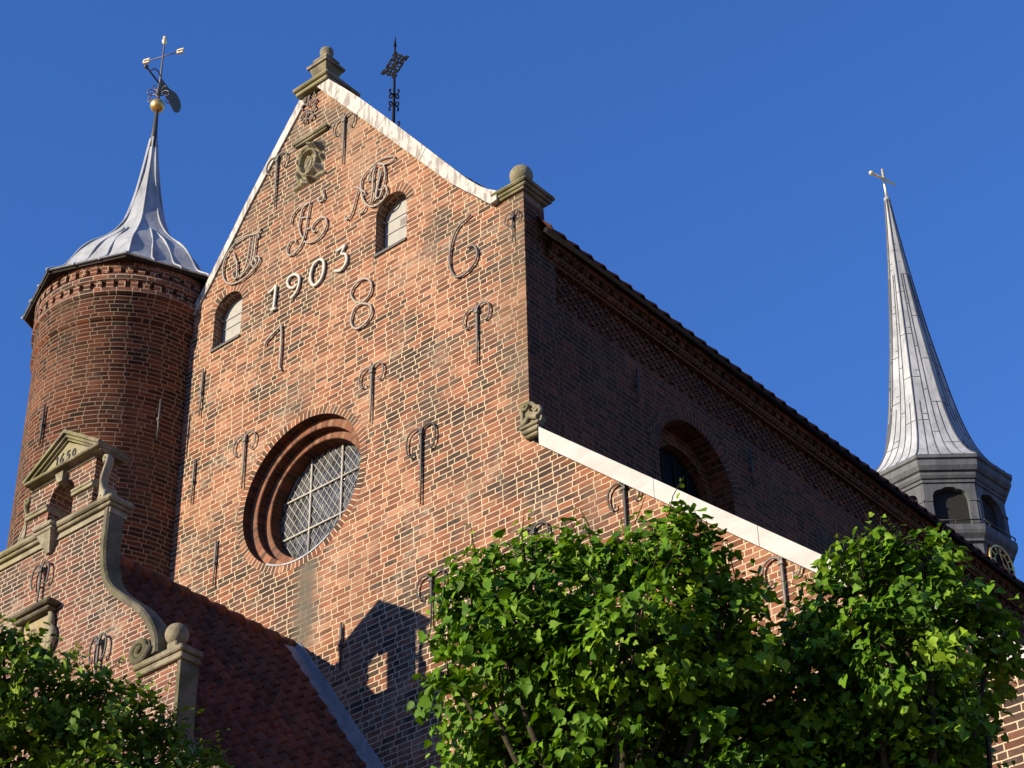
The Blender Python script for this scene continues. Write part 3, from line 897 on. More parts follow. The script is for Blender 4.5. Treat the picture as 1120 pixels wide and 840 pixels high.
mb.box(-23.6, -23.1, 18.471, 46, 0, 21.1)
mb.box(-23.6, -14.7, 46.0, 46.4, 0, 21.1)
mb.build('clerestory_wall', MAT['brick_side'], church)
for yc, hw, z0, zs in CW:
    mb = MB()
    n = 26
    for i in range(n):
        p, q = math.pi*i/n, math.pi*(i+1)/n
        r0, r1 = hw, hw+.25
        P = [(-14.694, yc+r*math.cos(a), zs+r*math.sin(a)) for a, r in ((p,r1),(p,r0),(q,r0),(q,r1))]
        ra = (r0+r1)/2
        mb.quad(P[0],P[3],P[2],P[1], uv=((.25,ra*p),(.25,ra*q),(0,ra*q),(0,ra*p)))
    for sg in (-1, 1):
        ya, yb = sorted((yc+sg*hw, yc+sg*(hw+.13)))
        mb.quad((-14.694,ya,z0),(-14.694,yb,z0),(-14.694,yb,zs),(-14.694,ya,zs))
    mb.build('window_arch', MAT['brick_side'], church)
    mb = MB()
    xprism(mb, arch(yc, hw+.05, z0-.05, zs, 20), [arch(yc+.05, hw-.27, z0+.1, zs, 20)], -15.02, -15.19)
    cw = mb.build('arched_window', MAT['brick_side'], church)
    mb = MB(); xprism(mb, arch(yc+.05, hw-.25, z0+.1, zs, 16), [], -15.16, -15.18); mb.build('glass', MAT['dark_glass'], cw)
    mb = MB()
    for d in (-.32, 0, .32): mb.box(-15.155, -15.13, yc+.05+d-.02, yc+.05+d+.02, z0+.1, zs+.5)
    for zz in (16.4, 17.4, 18.4): mb.box(-15.15, -15.135, yc+.05-hw+.27, yc+.05+hw-.27, zz-.015, zz+.015)
    mb.build('glazing_bars', MAT['iron_black'], cw)
for yc, zt, zb in ((20.66,19.78,19.2), (23.63,19.76,19.12), (27.0,19.76,19.12), (31.2,19.76,19.12)):
    mb = MB()
    mb.tube([(-14.65,yc,zt),(-14.65,yc,zb)], [.02,.016], 6); mb.box(-14.69,-14.63,yc-.025,yc+.025,(zt+zb)/2-.02,(zt+zb)/2+.02)
    mb.build('wall_anchor', MAT['iron'], church)

# checkered frieze, moulded cornice and gutter
mb = MB()
for row in range(6):
    z0 = 20.05+row*.09
    k = 0
    y = 18.82
    while y < 45.9:
        if (k+row) % 2 == 0: mb.box(-14.70, -14.665, y+.008, y+.112, z0+.010, z0+.080)
        y += .125; k += 1
mb.box(-14.71, -14.60, 18.70, 46, 20.59, 20.635)
mb.build('frieze', MAT['brick_side'], church)
mb = MB()
prof = [(-14.71,20.635),(-14.57,20.635),(-14.53,20.67),(-14.53,20.71),(-14.59,20.715),(-14.59,20.79),(-14.47,20.795),(-14.45,20.83),(-14.45,20.88),(-14.71,20.88)]
for a, b in zip(prof, prof[1:]): mb.quad((a[0],18.47,a[1]),(a[0],46,a[1]),(b[0],46,b[1]),(b[0],18.47,b[1]))
y = 18.55
while y < 45.9:
    mb.box(-14.59, -14.50, y, y+.115, 20.716, 20.794); y += .24
mb.build('cornice', MAT['brick_side'], church)
mb = MB()
mb.tube([(-14.39,18.24,20.875),(-14.39,46,20.875)], .045, 10)
mb.build('gutter', MAT['iron_black'], church)

def pantiles(mb, o, du, dv, nu, nv, wu, wv, amp=.035, seg=6, lift=.03):
    # o origin at the ridge side; du along the row, dv down the slope (unit vectors), normal = du x dv
    o, du, dv = Vector(o), Vector(du), Vector(dv)
    nn = du.cross(dv).normalized()
    for r in range(nv):
        a = []; bq = []
        jz = random.uniform(-.004, .004)
        for i in range(nu*seg+1):
            t = i/seg
            h = amp*math.cos(2*math.pi*t)+amp*.35*math.cos(4*math.pi*t+.6)
            p = o+du*(t*wu)+dv*(r*wv)+nn*(h+.01)
            q = o+du*(t*wu)+dv*((r+1)*wv+.03)+nn*(h+lift+jz)
            a.append(p); bq.append(q)
        A = mb.add(a); B = mb.add(bq); C_ = mb.add([p-nn*.02 for p in bq])
        for i in range(nu*seg):
            mb.face((A+i, B+i, B+i+1, A+i+1), None, True)
            mb.face((B+i, C_+i, C_+i+1, B+i+1), None, False)
# nave roof
mb = MB()
rz, ez, ex = 26.35, 20.93, -14.36
dl = math.hypot(ex-XC, rz-ez)
for sg in (1, -1):
    dv = Vector((sg*(ex-XC)/dl, 0, (ez-rz)/dl))
    du = Vector((0, -sg, 0)) if sg > 0 else Vector((0, 1, 0))
    du = Vector((0, 1, 0)) if dv.cross(Vector((0,1,0))).z < 0 else Vector((0, -1, 0))
    # choose the row direction so that the tile backs face outwards
    o = Vector((XC, 18.26 if du.y > 0 else 46.0, rz))
    if du.cross(dv).z < 0: du = -du; o.y = 18.26 if du.y > 0 else 46.0
    nv = 22
    pantiles(mb, o, du, dv, 87, nv, .3188, dl/nv, amp=.020, seg=4, lift=.02)
mb.build('nave_roof', MAT['tile'], church)
mb = MB()
mb.tube([(XC,18.5,rz+.03),(XC,46.2,rz+.03)], .12, 8)
mb.build('roof_ridge', MAT['tile'], church)

# ------------------------------------------------------------------ cross on the ridge
cross = thing('ridge_cross', (XC, 19.9, 26.4), 'black wrought iron cross standing on the roof ridge behind the gable top', 'cross')
mb = MB()
mb.tube([(XC,19.9,26.35),(XC,19.9,28.95)], [.035,.018], 6)
mb.tube([(XC,19.9,28.9),(XC,19.9,29.16)], [.03,.004], 6)
mb.build('shaft', MAT['iron_black'], cross)
mb = MB()
zc = 28.42
mb.tube([(XC-.30,19.9,zc),(XC+.30,19.9,zc)], .02, 6)
mb.build('crossbar', MAT['iron_black'], cross)
mb = MB()
for q in range(4):
    a = math.pi/2*q
    def rot(p): return (XC+.84*(p[0]*math.cos(a)-p[1]*math.sin(a)), 19.9, zc+.84*(p[0]*math.sin(a)+p[1]*math.cos(a)))
    for sg in (-1, 1):
        mb.tube([rot(p) for p in smooth([(.05,sg*.03),(.12,sg*.12),(.21,sg*.14),(.25,sg*.07),(.20,sg*.04),(.17,sg*.08)], 4)], .018, 5)
        mb.tube([rot(p) for p in smooth([(.26,sg*.01),(.31,sg*.06),(.36,sg*.05),(.34,sg*.02)], 4)], .013, 5)
    mb.tube([rot(p) for p in smooth([(.06,.06),(.16,.16),(.20,.2)], 4)], .013, 5)
    mb.tube([rot(p) for p in ((.36,0),(.43,0))], [.026,.006], 5)
mb.build('scrollwork', MAT['iron_black'], cross)
for zz, s in ((27.55,.85), (26.72,1.0)):
    for q in range(4):
        a = math.pi/2*q
        for sg in (-1, 1):
            mb = MB()
            mb.tube([(XC+math.cos(a)*p[0]*s, 19.9+math.sin(a)*p[0]*s, zz+sg*p[1]*s) for p in smooth([(.01,.18),(.07,.12),(.13,.14),(.14,.21),(.10,.22)], 4)], .015, 5)
            mb.build('side_scroll', MAT['iron_black'], cross)
mb = MB()
mb.tube([(XC+p[0],20.25,26.6+p[1]) for p in smooth([(.04,-.2),(.10,0),(.20,.05),(.27,-.03),(.22,-.1),(.16,-.04)], 5)], .018, 5)
mb.build('ridge_hook', MAT['iron_black'], cross)

# ------------------------------------------------------------------ round stair turret
TX, TY = -23.5, 18.0
tur = thing('stair_turret', (TX, TY, 0), 'round red brick stair turret with ribbed lead cap beside the gable', 'tower')
mb = MB()
mb.revolve([(1.6,0),(1.6,22.49),(1.65,22.495),(1.645,22.99),(1.69,22.995),(1.69,23.10),(1.60,23.105),(1.60,23.25),(1.685,23.255),(1.685,23.40),(1.61,23.405),(1.61,23.55),(1.70,23.555),(1.70,23.66)], TX, TY, 96, uvr=1.6)
body = mb.build('wall', MAT['brick_tower'], tur, origin=(TX,TY,0))
mb = MB()
for zc, r0, r1, ph in ((23.178, 1.57, 1.682, 0.0), (23.478, 1.58, 1.695, .5)):
    n = 52
    for k in range(n):
        a0 = 2*math.pi*(k+ph)/n; a1 = a0+2*math.pi/n*.60
        P = [(TX+r*math.cos(a), TY+r*math.sin(a)) for r, a in ((r0,a0),(r1,a0),(r1,a1),(r0,a1))]
        z0, z1 = zc-.074, zc+.074
        mb.hexa([(x,y,z0) for x,y in P]+[(x,y,z1) for x,y in P])
mb.build('dentil_course', MAT['brick_tower'], tur)
PH = 0.0
ER = 1.88
def octo(r, z, ph=PH, n=8): return [(TX+r*math.cos(RAD(ph+360/n*k)), TY+r*math.sin(RAD(ph+360/n*k)), z) for k in range(n)]
mb = MB()
a = mb.add(octo(1.5, 23.665)); b = mb.add(octo(ER, 23.60)); c = mb.add(octo(ER+.02, 23.70)); d = mb.add(octo(1.5, 23.78))
for k in range(8):
    l = (k+1) % 8
    mb.face((a+k,b+k,b+l,a+l)); mb.face((b+k,c+k,c+l,b+l)); mb.face((c+k,d+k,d+l,c+l))
mb.build('eaves_board', MAT['wood_dark'], tur)
prof = [(ER+.03,23.64),(ER+.035,23.68),(1.62,23.93),(1.47,24.20),(1.32,24.48),(1.13,24.75),(.91,25.0),(.72,25.22),(.56,25.45),(.43,25.72),(.34,26.02),(.26,26.40),(.19,26.85),(.125,27.35),(.07,27.85),(.05,28.05)]
pf = smooth(prof, 3)
mb = MB()
rings = [mb.add(octo(r, z)) for r, z in pf]
for a, b in zip(rings, rings[1:]):
    for k in range(8):
        l = (k+1) % 8; mb.face((a+k,a+l,b+l,b+k))
cap = mb.build('lead_cap', MAT['lead'], tur)
mb = MB()
for k in range(8):
    for fr, cut in ((0.0, 1.0), (1/3, .52), (2/3, .52)):
        pts = []
        n = int(len(pf)*cut) if fr else len(pf)-2
        for i in range(n):
            r, z = pf[i]
            f2 = fr if not fr else fr+(.5-fr)*.6*max(0, i/n)**2
            p = Vector(octo(r, z)[k]).lerp(Vector(octo(r, z)[(k+1) % 8]), f2)
            p += Vector((p.x-TX, p.y-TY, .4)).normalized()*.004
            w = math.sin(i*.55+k*2.1+fr*5)*.012
            pts.append((p.x+w, p.y-w, p.z))
        mb.tube(pts, .019, 6)
mb.build('lead_roll', MAT['lead'], cap)
mb = MB()
mb.tube([(TX,TY,27.7),(TX,TY,28.12),(TX,TY,28.75)], [.085,.055,.03], 10)
mb.build('finial_shaft', MAT['iron'], tur)
def tower_anchor(az, zt, zb):
    mb = MB()
    x, y = TX+1.64*math.cos(az), TY+1.64*math.sin(az)
    mb.tube([(x,y,zt),(x,y,(zt+zb)/2),(x,y,zb)], [.018,.024,.012], 6)
    mb.box(x-.03,x+.03,y-.03,y+.03,(zt+zb)/2-.02,(zt+zb)/2+.02)
    mb.build('wall_anchor', MAT['iron'], tur)
tower_anchor(RAD(-88.0), 20.98, 20.2)
tower_anchor(RAD(-17.0), 21.0, 20.2)

vane = thing('weather_vane', (TX, TY, 28.7), 'weather vane with gilded letters and dark flag above a golden ball on the turret tip', 'weather vane')
mb = MB(); mb.sphere((TX,TY,28.80), .142, 24, 14); mb.build('ball', MAT['gold'], vane)
mb = MB(); mb.tube([(TX,TY,28.9),(TX,TY,30.45)], [.024,.014], 8); mb.build('rod', MAT['iron_grey'], vane)
da = RAD(19.5); dx, dy = math.cos(da), math.sin(da)
mb = MB(); mb.tube([(TX-dx*.34,TY-dy*.34,30.10),(TX+dx*.36,TY+dy*.36,30.10)], .012, 6); mb.build('compass_arm', MAT['iron_grey'], vane)
def blob_letter(c, u, name):
    # small gilded letter plates, thick enough to read as cut metal
    mb = MB()
    ux, uy = u
    for (a, b) in (((-.07,-.045),(-.045,.05)), ((-.05,-.05),(.06,-.015)), ((-.05,.02),(.07,.055))):
        P = [(a[0],a[1]),(b[0],a[1]),(b[0],b[1]),(a[0],b[1])]
        mb.hexa([(c[0]+ux*p+uy*t, c[1]+uy*p-ux*t, c[2]+q) for t in (-.02,.02) for p, q in P])
    mb.build(name, MAT['gilt_pale'], vane)
blob_letter((TX-dx*.36,TY-dy*.36,30.10), (dx,dy), 'gilded_letter')
blob_letter((TX+dx*.38,TY+dy*.38,30.10), (dx,dy), 'gilded_letter')
mb = MB()
mb.revolve([(.001,30.42),(.05,30.47),(.055,30.52),(.03,30.57),(.045,30.61),(.001,30.67)], TX, TY, 12)
mb.build('gilded_tip', MAT['gilt_pale'], vane)
va = RAD(104.5); vx, vy = math.cos(va), math.sin(va)
def vp(s, z, t=0.0): return (TX+vx*s-vy*t, TY+vy*s+vx*t, z)
out = smooth([(.02,29.54),(.30,29.50),(.50,29.56),(.66,29.50),(.72,29.36),(.66,29.18),(.52,29.10),(.30,29.20),(.02,29.26)], 4)
mb = MB()
a = mb.add([vp(s,z,-.008) for s,z in out]); b = mb.add([vp(s,z,.008) for s,z in out])
n = len(out)
mb.face([a+i for i in range(n)]); mb.face([b+i for i in range(n-1,-1,-1)])
for i in range(n): mb.face((a+i, b+i, b+(i+1)%n, a+(i+1)%n))
mb.build('flag', MAT['vane_copper'], vane)
mb = MB()
mb.tube([vp(0,29.36), vp(-.46,29.42)], .018, 6); mb.sphere(vp(-.47,29.42), .045, 10, 8)
mb.tube([vp(s,z) for s,z in smooth([(.0,29.56),(-.10,29.62),(-.22,29.58),(-.32,29.45)],5)], .013, 5)
mb.build('pointer', MAT['iron'], vane)
mb = MB()
for k in range(6):
    a = math.pi/3*k+.3
    ca, sa = math.cos(a), math.sin(a)
    mb.tube([(TX+ca*p[0],TY+sa*p[0],29.06+p[1]) for p in smooth([(.01,-.02),(.10,.08),(.20,.05),(.23,-.05),(.17,-.08),(.15,-.02)],4)], .012, 5)
    mb.tube([(TX+ca*p[0],TY+sa*p[0],29.06+p[1]) for p in smooth([(.01,.0),(.06,.16),(.13,.21),(.15,.15)],4)], .010, 5)
mb.build('scroll_leaves', MAT['iron_grey'], vane)

# ------------------------------------------------------------------ chapel with curled gable
YC = 13.7
ch = thing('chapel', (XC, 15.9, 0), 'low brick chapel with curled stone gable and small arched bellcote dated 1650', 'chapel')
def mir(pts): return [(2*XC-p[0], p[1]) for p in pts][::-1]
rt = [(-15.5,0),(-15.5,11.05),(-15.92,11.25),(-16.33,11.8),(-16.33,12.74),(-16.95,12.80),(-16.86,13.2),(-17.0,13.48),(-17.2,13.72),(-17.47,13.96),(-17.73,14.22),(-17.885,14.5),(-17.965,14.85),(-17.97,15.46)]
mb = MB()
mb.prism(mir(rt)+rt if False else rt+mir(rt), [], YC, YC+.25)
mb.box(-22.7,-22.3,YC+.25,17.99,0,10.3); mb.box(-15.9,-15.5,YC+.25,17.99,0,10.3)
mb.build('gable_wall', MAT['brick_chapel'], ch)
vol = [tuple(p) for p in TRACE['volute']]
vols = smooth(vol, 5)
for side in (0, 1):
    def S(x): return x if side == 0 else 2*XC-x
    mb = MB()
    path = vols if side == 0 else [(S(p[0]), p[1]) for p in vols]
    sg = 1 if side == 0 else -1
    # coping with rounded outer roll
    mb.sweep(path, [(-.05*sg, YC-.04),(.02*sg, YC-.05),(.042*sg, YC-.02),(.045*sg, YC+.21),(-.05*sg, YC+.21)][::sg])
    cp_ = mb.build('curled_coping', MAT['stone_dark'], ch)
    mb = MB()
    sp_ = spiral(S(-17.02), 13.10, .17, 1.9, RAD(0) if side == 0 else RAD(180), -1 if side == 0 else 1, 34)
    mb.tube([(p[0], YC-.05, p[1]) for p in sp_], [.052*(1-.5*i/34) for i in range(35)], 8)
    mb.sphere((S(-17.02), YC-.06, 13.10), .055, 10, 8)
    disc = [(S(-17.02)+.16*math.cos(2*math.pi*i/20)*(1 if side == 0 else -1), 13.10+.16*math.sin(2*math.pi*i/20)) for i in range(20)]
    mb.prism(disc, [], YC-.04, YC-.002)
    mb.build('volute', MAT['stone_dark'], cp_)
    mb = MB()
    xa, xb = sorted((S(-17.10), S(-16.25)))
    mb.bevbox(xa, xb, YC-.08, YC+.27, 12.85, 12.93, .015)
    mb.bevbox(xa+.03, xb-.03, YC-.05, YC+.26, 12.765, 12.85, .012)
    xm = S(-16.58)
    mb.bevbox(xm-.13, xm+.13, YC+.0, YC+.24, 12.93, 13.0, .015)
    mb.bevbox(xm-.08, xm+.08, YC+.04, YC+.20, 13.0, 13.1, .015)
    pc = mb.build('pier_cap', MAT['stone'], ch)
    mb = MB(); mb.sphere((xm, YC+.12, 13.215), .142, 22, 14); mb.build('stone_ball', MAT['stone'], pc)
    mb = MB()
    xa, xb = sorted((S(-16.375), S(-16.318)))
    mb.box(xa, xb, YC-.012, YC+.262, 11.85, 12.763)
    mb.build('pier_edge', MAT['stone_dark'], ch)
    mb = MB()
    pth = smooth([(S(-16.33),11.85),(S(-16.22),11.55),(S(-15.95),11.32),(S(-15.6),11.18),(S(-15.42),11.0)], 5)
    mb.sweep(pth, [(-.055*sg, YC-.05),(.055*sg, YC-.05),(.055*sg, YC+.23),(-.055*sg, YC+.23)][::sg])
    mb.build('lower_coping', MAT['stone_dark'], ch)
mb = MB()
mb.bevbox(-20.30, -17.82, YC-.12, YC+.30, 15.525, 15.61, .02)
mb.bevbox(-20.26, -17.86, YC-.08, YC+.28, 15.475, 15.525, .012)
mb.build('cornice', MAT['stone'], ch)
mb = MB(); mb.box(-20.24, -17.90, YC-.03, YC+.25, 15.39, 15.475)
mb.build('cornice_band', MAT['stone_pale'], ch)
# bellcote
BX0, BX1 = -19.68, -18.37
mb = MB()
mb.prism([(BX0,15.61),(BX1,15.61),(BX1,16.48),(BX0,16.48)], [arch(-19.01,.25,15.615,16.10,12)], YC+.02, YC+.38)
bc = mb.build('bellcote', MAT['brick_chapel'], ch)
for xa, xb in ((BX0-.02,-19.25),(-18.77,BX1+.02)):
    mb = MB()
    mb.bevbox(xa, xb, YC-.02, YC+.40, 15.985, 16.035, .006)
    mb.bevbox(xa-.0, xb+.0, YC-.035, YC+.40, 16.035, 16.075, .008)
    mb.build('impost', MAT['stone_pale'], bc)
mb = MB()
mb.hexa([(-19.06,YC-.05,16.30),(-18.96,YC-.05,16.30),(-18.96,YC+.1,16.30),(-19.06,YC+.1,16.30),(-19.09,YC-.07,16.43),(-18.93,YC-.07,16.43),(-18.93,YC+.1,16.43),(-19.09,YC+.1,16.43)])
mb.build('keystone', MAT['stone_pale'], bc)
mb = MB()
mb.box(BX0+.01, BX1-.01, YC+.0, YC+.40, 16.43, 16.48)
mb.build('frieze_band', MAT['stone_pale'], bc)
mb = MB()
PXC, PZ = -18.93, 16.50
PL, PR = PXC-.76, PXC+.76
mb.prism([(PL+.17,PZ+.03),(PR-.17,PZ+.03),(PXC,PZ+.39)], [], YC-.03, YC+.36)
ty = mb.build('pediment', MAT['stone_pale'], bc)
mb = MB()
mb.bevbox(PL, PR, YC-.13, YC+.40, 16.475, 16.52, .012)
mb.bevbox(PL+.04, PR-.04, YC-.09, YC+.38, 16.52, 16.555, .010)
for sg in (-1, 1):
    p0 = (PXC+sg*.765, 16.515); p1 = (PXC, 17.01)
    d = Vector((p1[0]-p0[0], p1[1]-p0[1])).normalized()
    nrm = Vector((-d.y, d.x))*(1 if sg < 0 else -1)
    if nrm.y < 0: nrm = -nrm
    for o0, o1, ya in ((-.015,.03,YC-.14),(-.055,-.015,YC-.10),(-.085,-.055,YC-.06)):
        Q = [(p0[0]+nrm.x*o0, p0[1]+nrm.y*o0), (p1[0], p1[1]+o0/nrm.y*1.0), (p1[0], p1[1]+o1/nrm.y*1.0), (p0[0]+nrm.x*o1, p0[1]+nrm.y*o1)]
        mb.prism(Q, [], ya, YC+.41)
mb.build('pediment_moulding', MAT['stone'], bc)
mb = MB()
DATE = {'1': [[(0,.14),(.0,0)],[(0,.14),(-.025,.10)]],
        '6': [[(.07,.155),(.02,.10),(.0,.05),(.012,.005),(.045,.0),(.065,.03),(.055,.065),(.02,.065)]],
        '5': [[(.07,.14),(.02,.14),(.012,.085),(.05,.085),(.065,.045),(.045,.005),(.01,.01)]],
        '0': [[(.035,.125),(.005,.09),(.002,.04),(.03,.0),(.06,.03),(.063,.09),(.035,.125)]]}
for ch_, x0 in (('1',-19.13),('6',-19.07),('5',-18.94),('0',-18.82)):
    for l in DATE[ch_]:
        mb.tube([(x0+.9*p[0], YC-.036, 16.612+.9*p[1]) for p in smooth(l, 4)], .0115, 5)
mb.build('carved_date', MAT['iron'], ty)
# scroll brackets flanking the bellcote
for x in (-18.24, -19.80):
    mb = MB()
    sg = 1 if x > XC else -1
    mb.tube([(x+sg*p[0], YC+.10, p[1]) for p in smooth([(.025,16.36),(.0,16.33),(-.02,16.37),(.01,16.42),(.045,16.39),(.045,16.30),(.0,16.18),(-.03,16.05),(.0,15.93),(.055,15.84),(.06,15.76),(.015,15.70),(-.03,15.73),(-.03,15.79),(.01,15.80)], 5)], .026, 8, flat=2.6, fn=(0,1,0))
    mb.prism([(x-sg*.04,15.66),(x+sg*.05,15.66),(x+sg*.04,15.84),(x-sg*.01,15.98),(x-sg*.045,16.08)][::sg], [], YC+.05, YC+.15)
    mb.bevbox(x-.08, x+.08, YC+.02, YC+.18, 15.61, 15.665, .01)
    mb.build('scroll_bracket', MAT['stone_pale'], bc)
# console under the cornice
mb = MB()
cx = -19.07
mb.bevbox(cx-.19, cx+.19, YC-.20, YC-.0, 15.55, 15.615, .015)
mb.bevbox(cx-.17, cx+.17, YC-.17, YC-.0, 15.50, 15.55, .012)
mb.hexa([(cx-.035,YC-.05,15.24),(cx+.035,YC-.05,15.24),(cx+.035,YC-.001,15.24),(cx-.035,YC-.001,15.24),(cx-.14,YC-.15,15.50),(cx+.14,YC-.15,15.50),(cx+.14,YC-.001,15.50),(cx-.14,YC-.001,15.50)])
mb.build('console', MAT['stone_pale'], ch)
anchor(-19.14, 15.12, 14.43, YC-.055, w=.17, drop=.27, sp=.07, r=.022, mat='iron', parent=ch)
anchor(-17.80, 13.58, 12.95, YC-.055, w=.15, drop=.27, sp=.06, r=.024, mat='iron', parent=ch)
# coat of arms tablet
def arms(u, v):
    h = .01
    h += .05*gs(math.hypot((u)/.30, (v-.30)/.26), 1.0)*(.6+.4*math.sin(u*20)*math.sin(v*17))
    h += .04*gs(abs(math.hypot(u/.40,(v+.42)/.40)-1)/.22, 1)
    h += .03*gs((u*.8+(v+.42))/.09, 1)*gs((v+.42)/.3, 1)
    if abs(u) > .96 or abs(v) > .97: h = 0
    return h
tb = relief('arms_tablet', -19.36, -18.87, 13.60, 14.30, YC-.02, arms, stone_material('ochre_stone', (.46,.36,.17), (.40,.36,.26), (.36,.33,.2), .4), ch, 40, 50)
mb = MB()
mb.bevbox(-19.52, -18.72, YC-.20, YC-.0, 14.36, 14.43, .02)
mb.bevbox(-19.46, -18.78, YC-.14, YC-.0, 14.30, 14.36, .015)
mb.build('tablet_cornice', MAT['stone_dark'], tb)
for sg in (-1, 1):
    x = XC+sg*.30-.015
    mb = MB()
    mb.tube([(x+sg*p[0], YC-.06, p[1]) for p in smooth([(-.03,14.28),(.02,14.22),(.04,14.12),(.01,14.02),(.05,13.90),(.06,13.78),(.0,13.66),(-.03,13.6)], 5)], [.045]*36, 7) if False else None
    pts = smooth([(-.02,14.29),(.01,14.20),(.0,14.08),(.05,13.98),(.065,13.86),(.03,13.74),(-.01,13.62)], 5)
    m = len(pts)
    mb.tube([(x+sg*p[0], YC-.05, p[1]) for p in pts], [.035+.035*math.sin(math.pi*min(1,i/(m-1)))**2 for i in range(m)], 8)
    mb.tube([(x+sg*p[0], YC-.09, p[1]) for p in smooth([(.06,13.98),(.02,13.92),(.04,13.84),(.07,13.88)], 4)], .02, 6)
    mb.build('side_scroll', MAT['stone_pale'], tb)
# chapel roof
mb = MB()
rzc, slope = 15.58, 1.45
L = math.hypot(3.75, 3.75*slope)
for sg in (1, -1):
    dv = Vector((sg*3.75/L, 0, -3.75*slope/L))
    du = Vector((0, 1, 0))
    if du.cross(dv).z < 0: du = -du
    o = Vector((XC, YC+.24 if du.y > 0 else 17.98, rzc))
    pantiles(mb, o, du, dv, 18, 20, 4.03/18, L/20, amp=.045, seg=8, lift=.045)
mb.build('pantile_roof', MAT['tile'], ch)
mb = MB()
k = 0
y = YC+.24
while y < 17.85:
    mb.tube([(XC,y,rzc+.02),(XC,min(17.98,y+.36),rzc+.035)], [.105,.12], 10); y += .34
mb.build('ridge_tiles', MAT['tile'], ch)
mb = MB()
dv = Vector((3.75/L, 0, -3.75*slope/L)); nn = Vector((slope, 0, 1)).normalized()
for sg in (1, -1):
    d = Vector((dv.x*sg, 0, dv.z)); n_ = Vector((nn.x*sg, 0, nn.z))
    prev = None
    for i in range(14):
        s0, s1 = i*.40+.10, (i+1)*.40+.11
        base = Vector((XC, 0, rzc))
        o0 = base+d*s0; o1 = base+d*s1
        w = .21+.01*math.sin(i*2.3)
        prof = [(17.99, .20), (17.965, .19), (17.955, .10), (17.99-w, .075), (17.985-w, .04)]
        A = [Vector((0,y,0))+o0+n_*h for y, h in prof]; B = [Vector((0,y,0))+o1+n_*(h+.006) for y, h in prof]
        a = mb.add(A); b = mb.add(B)
        for q in range(len(prof)-1): mb.face((a+q, a+q+1, b+q+1, b+q) if sg > 0 else (a+q, b+q, b+q+1, a+q+1))
mb.build('lead_flashing', MAT['lead_blue'], ch)

# ------------------------------------------------------------------ slender spire on the ridge
FX, FY = -18.88, 38.5
sp_t = thing('roof_spire', (FX, FY, 24.0), 'slender grey lead spire with arched belfry and clock rising behind the long roof', 'spire')
def oc(r, z, ph=17.5): return [(FX+r*math.cos(RAD(ph+45*k)), FY+r*math.sin(RAD(ph+45*k)), z) for k in range(8)]
def octo_stack(name, prof, mat, parent):
    mb = MB()
    rings = [mb.add(oc(r, z)) for r, z in prof]
    for a, b in zip(rings, rings[1:]):
        for k in range(8):
            l = (k+1) % 8; mb.face((a+k,a+l,b+l,b+k))
    return mb.build(name, mat, parent)
def on_face(mb, sub, k, apo):
    # sub is built facing -Y with its face at y=0; place it on face k of the octagon
    an = RAD(45*k-5)
    nx, ny = math.cos(an), math.sin(an)
    b = len(mb.v)
    for x, y, z in sub.v:
        # local -Y -> outward normal, local +X -> to the right seen from outside
        ox, oy = -ny, nx
        mb.v.append((FX+nx*(apo-y)+ox*x, FY+ny*(apo-y)+oy*x, z))
    for f, s in zip(sub.f, sub.sm): mb.face([b+i for i in f], None, s)
octo_stack('lower_stage', [(1.50,23.2),(1.50,25.66)], MAT['lead_dark'], sp_t)
octo_stack('gallery_cornice', [(1.50,25.56),(1.57,25.60),(1.57,25.66),(1.66,25.76),(1.69,25.84),(1.69,25.98),(1.66,26.0),(1.45,26.04)], MAT['lead_dark'], sp_t)
mb = MB()
for k in range(8):
    sub = MB()
    hw = 1.56*math.sin(RAD(22.5))
    ar = [(-.41,26.02),(.41,26.02),(.41,26.76),(.40,26.84),(.36,26.93),(.28,26.98),(.19,27.0),(.10,27.05),(0,27.06),(-.10,27.05),(-.19,27.0),(-.28,26.98),(-.36,26.93),(-.40,26.84),(-.41,26.76)]
    sub.prism([(-hw,26.0),(hw,26.0),(hw,27.22),(-hw,27.22)], [ar], 0, .2, sides=False)
    for x0, x1 in ((-hw+.01,-.42),(.42,hw-.01)):
        sub.box(x0, x1, -.035, .001, 26.66, 26.71)
        sub.box(x0+.01, x1-.01, -.018, .001, 26.02, 26.66)
    on_face(mb, sub, k, 1.56*math.cos(RAD(22.5)))
bf = mb.build('belfry', MAT['lead_dark'], sp_t)
mb = MB()
for k in range(8):
    sub = MB(); sub.prism([(-.43,26.0),(.43,26.0),(.43,27.1),(-.43,27.1)], [], .17, .19)
    on_face(mb, sub, k, 1.56*math.cos(RAD(22.5)))
mb.build('belfry_screen', plain('wire_screen', (.035,.037,.036), .8, 0, .2, .5, 60), bf)
mb = MB()
for k in range(8):
    sub = MB()
    sub.tube([(-.62,-.10,26.10),(.62,-.10,26.10)], .018, 6)
    for x in (-.4, 0, .4): sub.tube([(x,-.10,26.0),(x,-.10,26.1)], .012, 5)
    on_face(mb, sub, k, 1.56*math.cos(RAD(22.5)))
mb.build('gallery_rail', MAT['iron'], sp_t)
octo_stack('cornice', [(1.54,27.14),(1.60,27.16),(1.60,27.23),(1.64,27.25),(1.68,27.32),(1.68,27.39),(1.74,27.42),(1.80,27.52),(1.80,27.60),(1.80,27.67),(1.85,27.70),(1.85,27.79),(1.80,27.81)], MAT['lead_dark'], sp_t)
sprof = smooth([(1.84,27.80),(1.60,28.02),(1.36,28.36),(1.15,28.8),(.97,29.4),(.81,30.2),(.69,31.0),(.52,32.2),(.38,33.4),(.25,34.7),(.14,35.9),(.06,36.95)], 3)
sc = octo_stack('spire_cone', sprof, MAT['lead'], sp_t)
mb = MB()
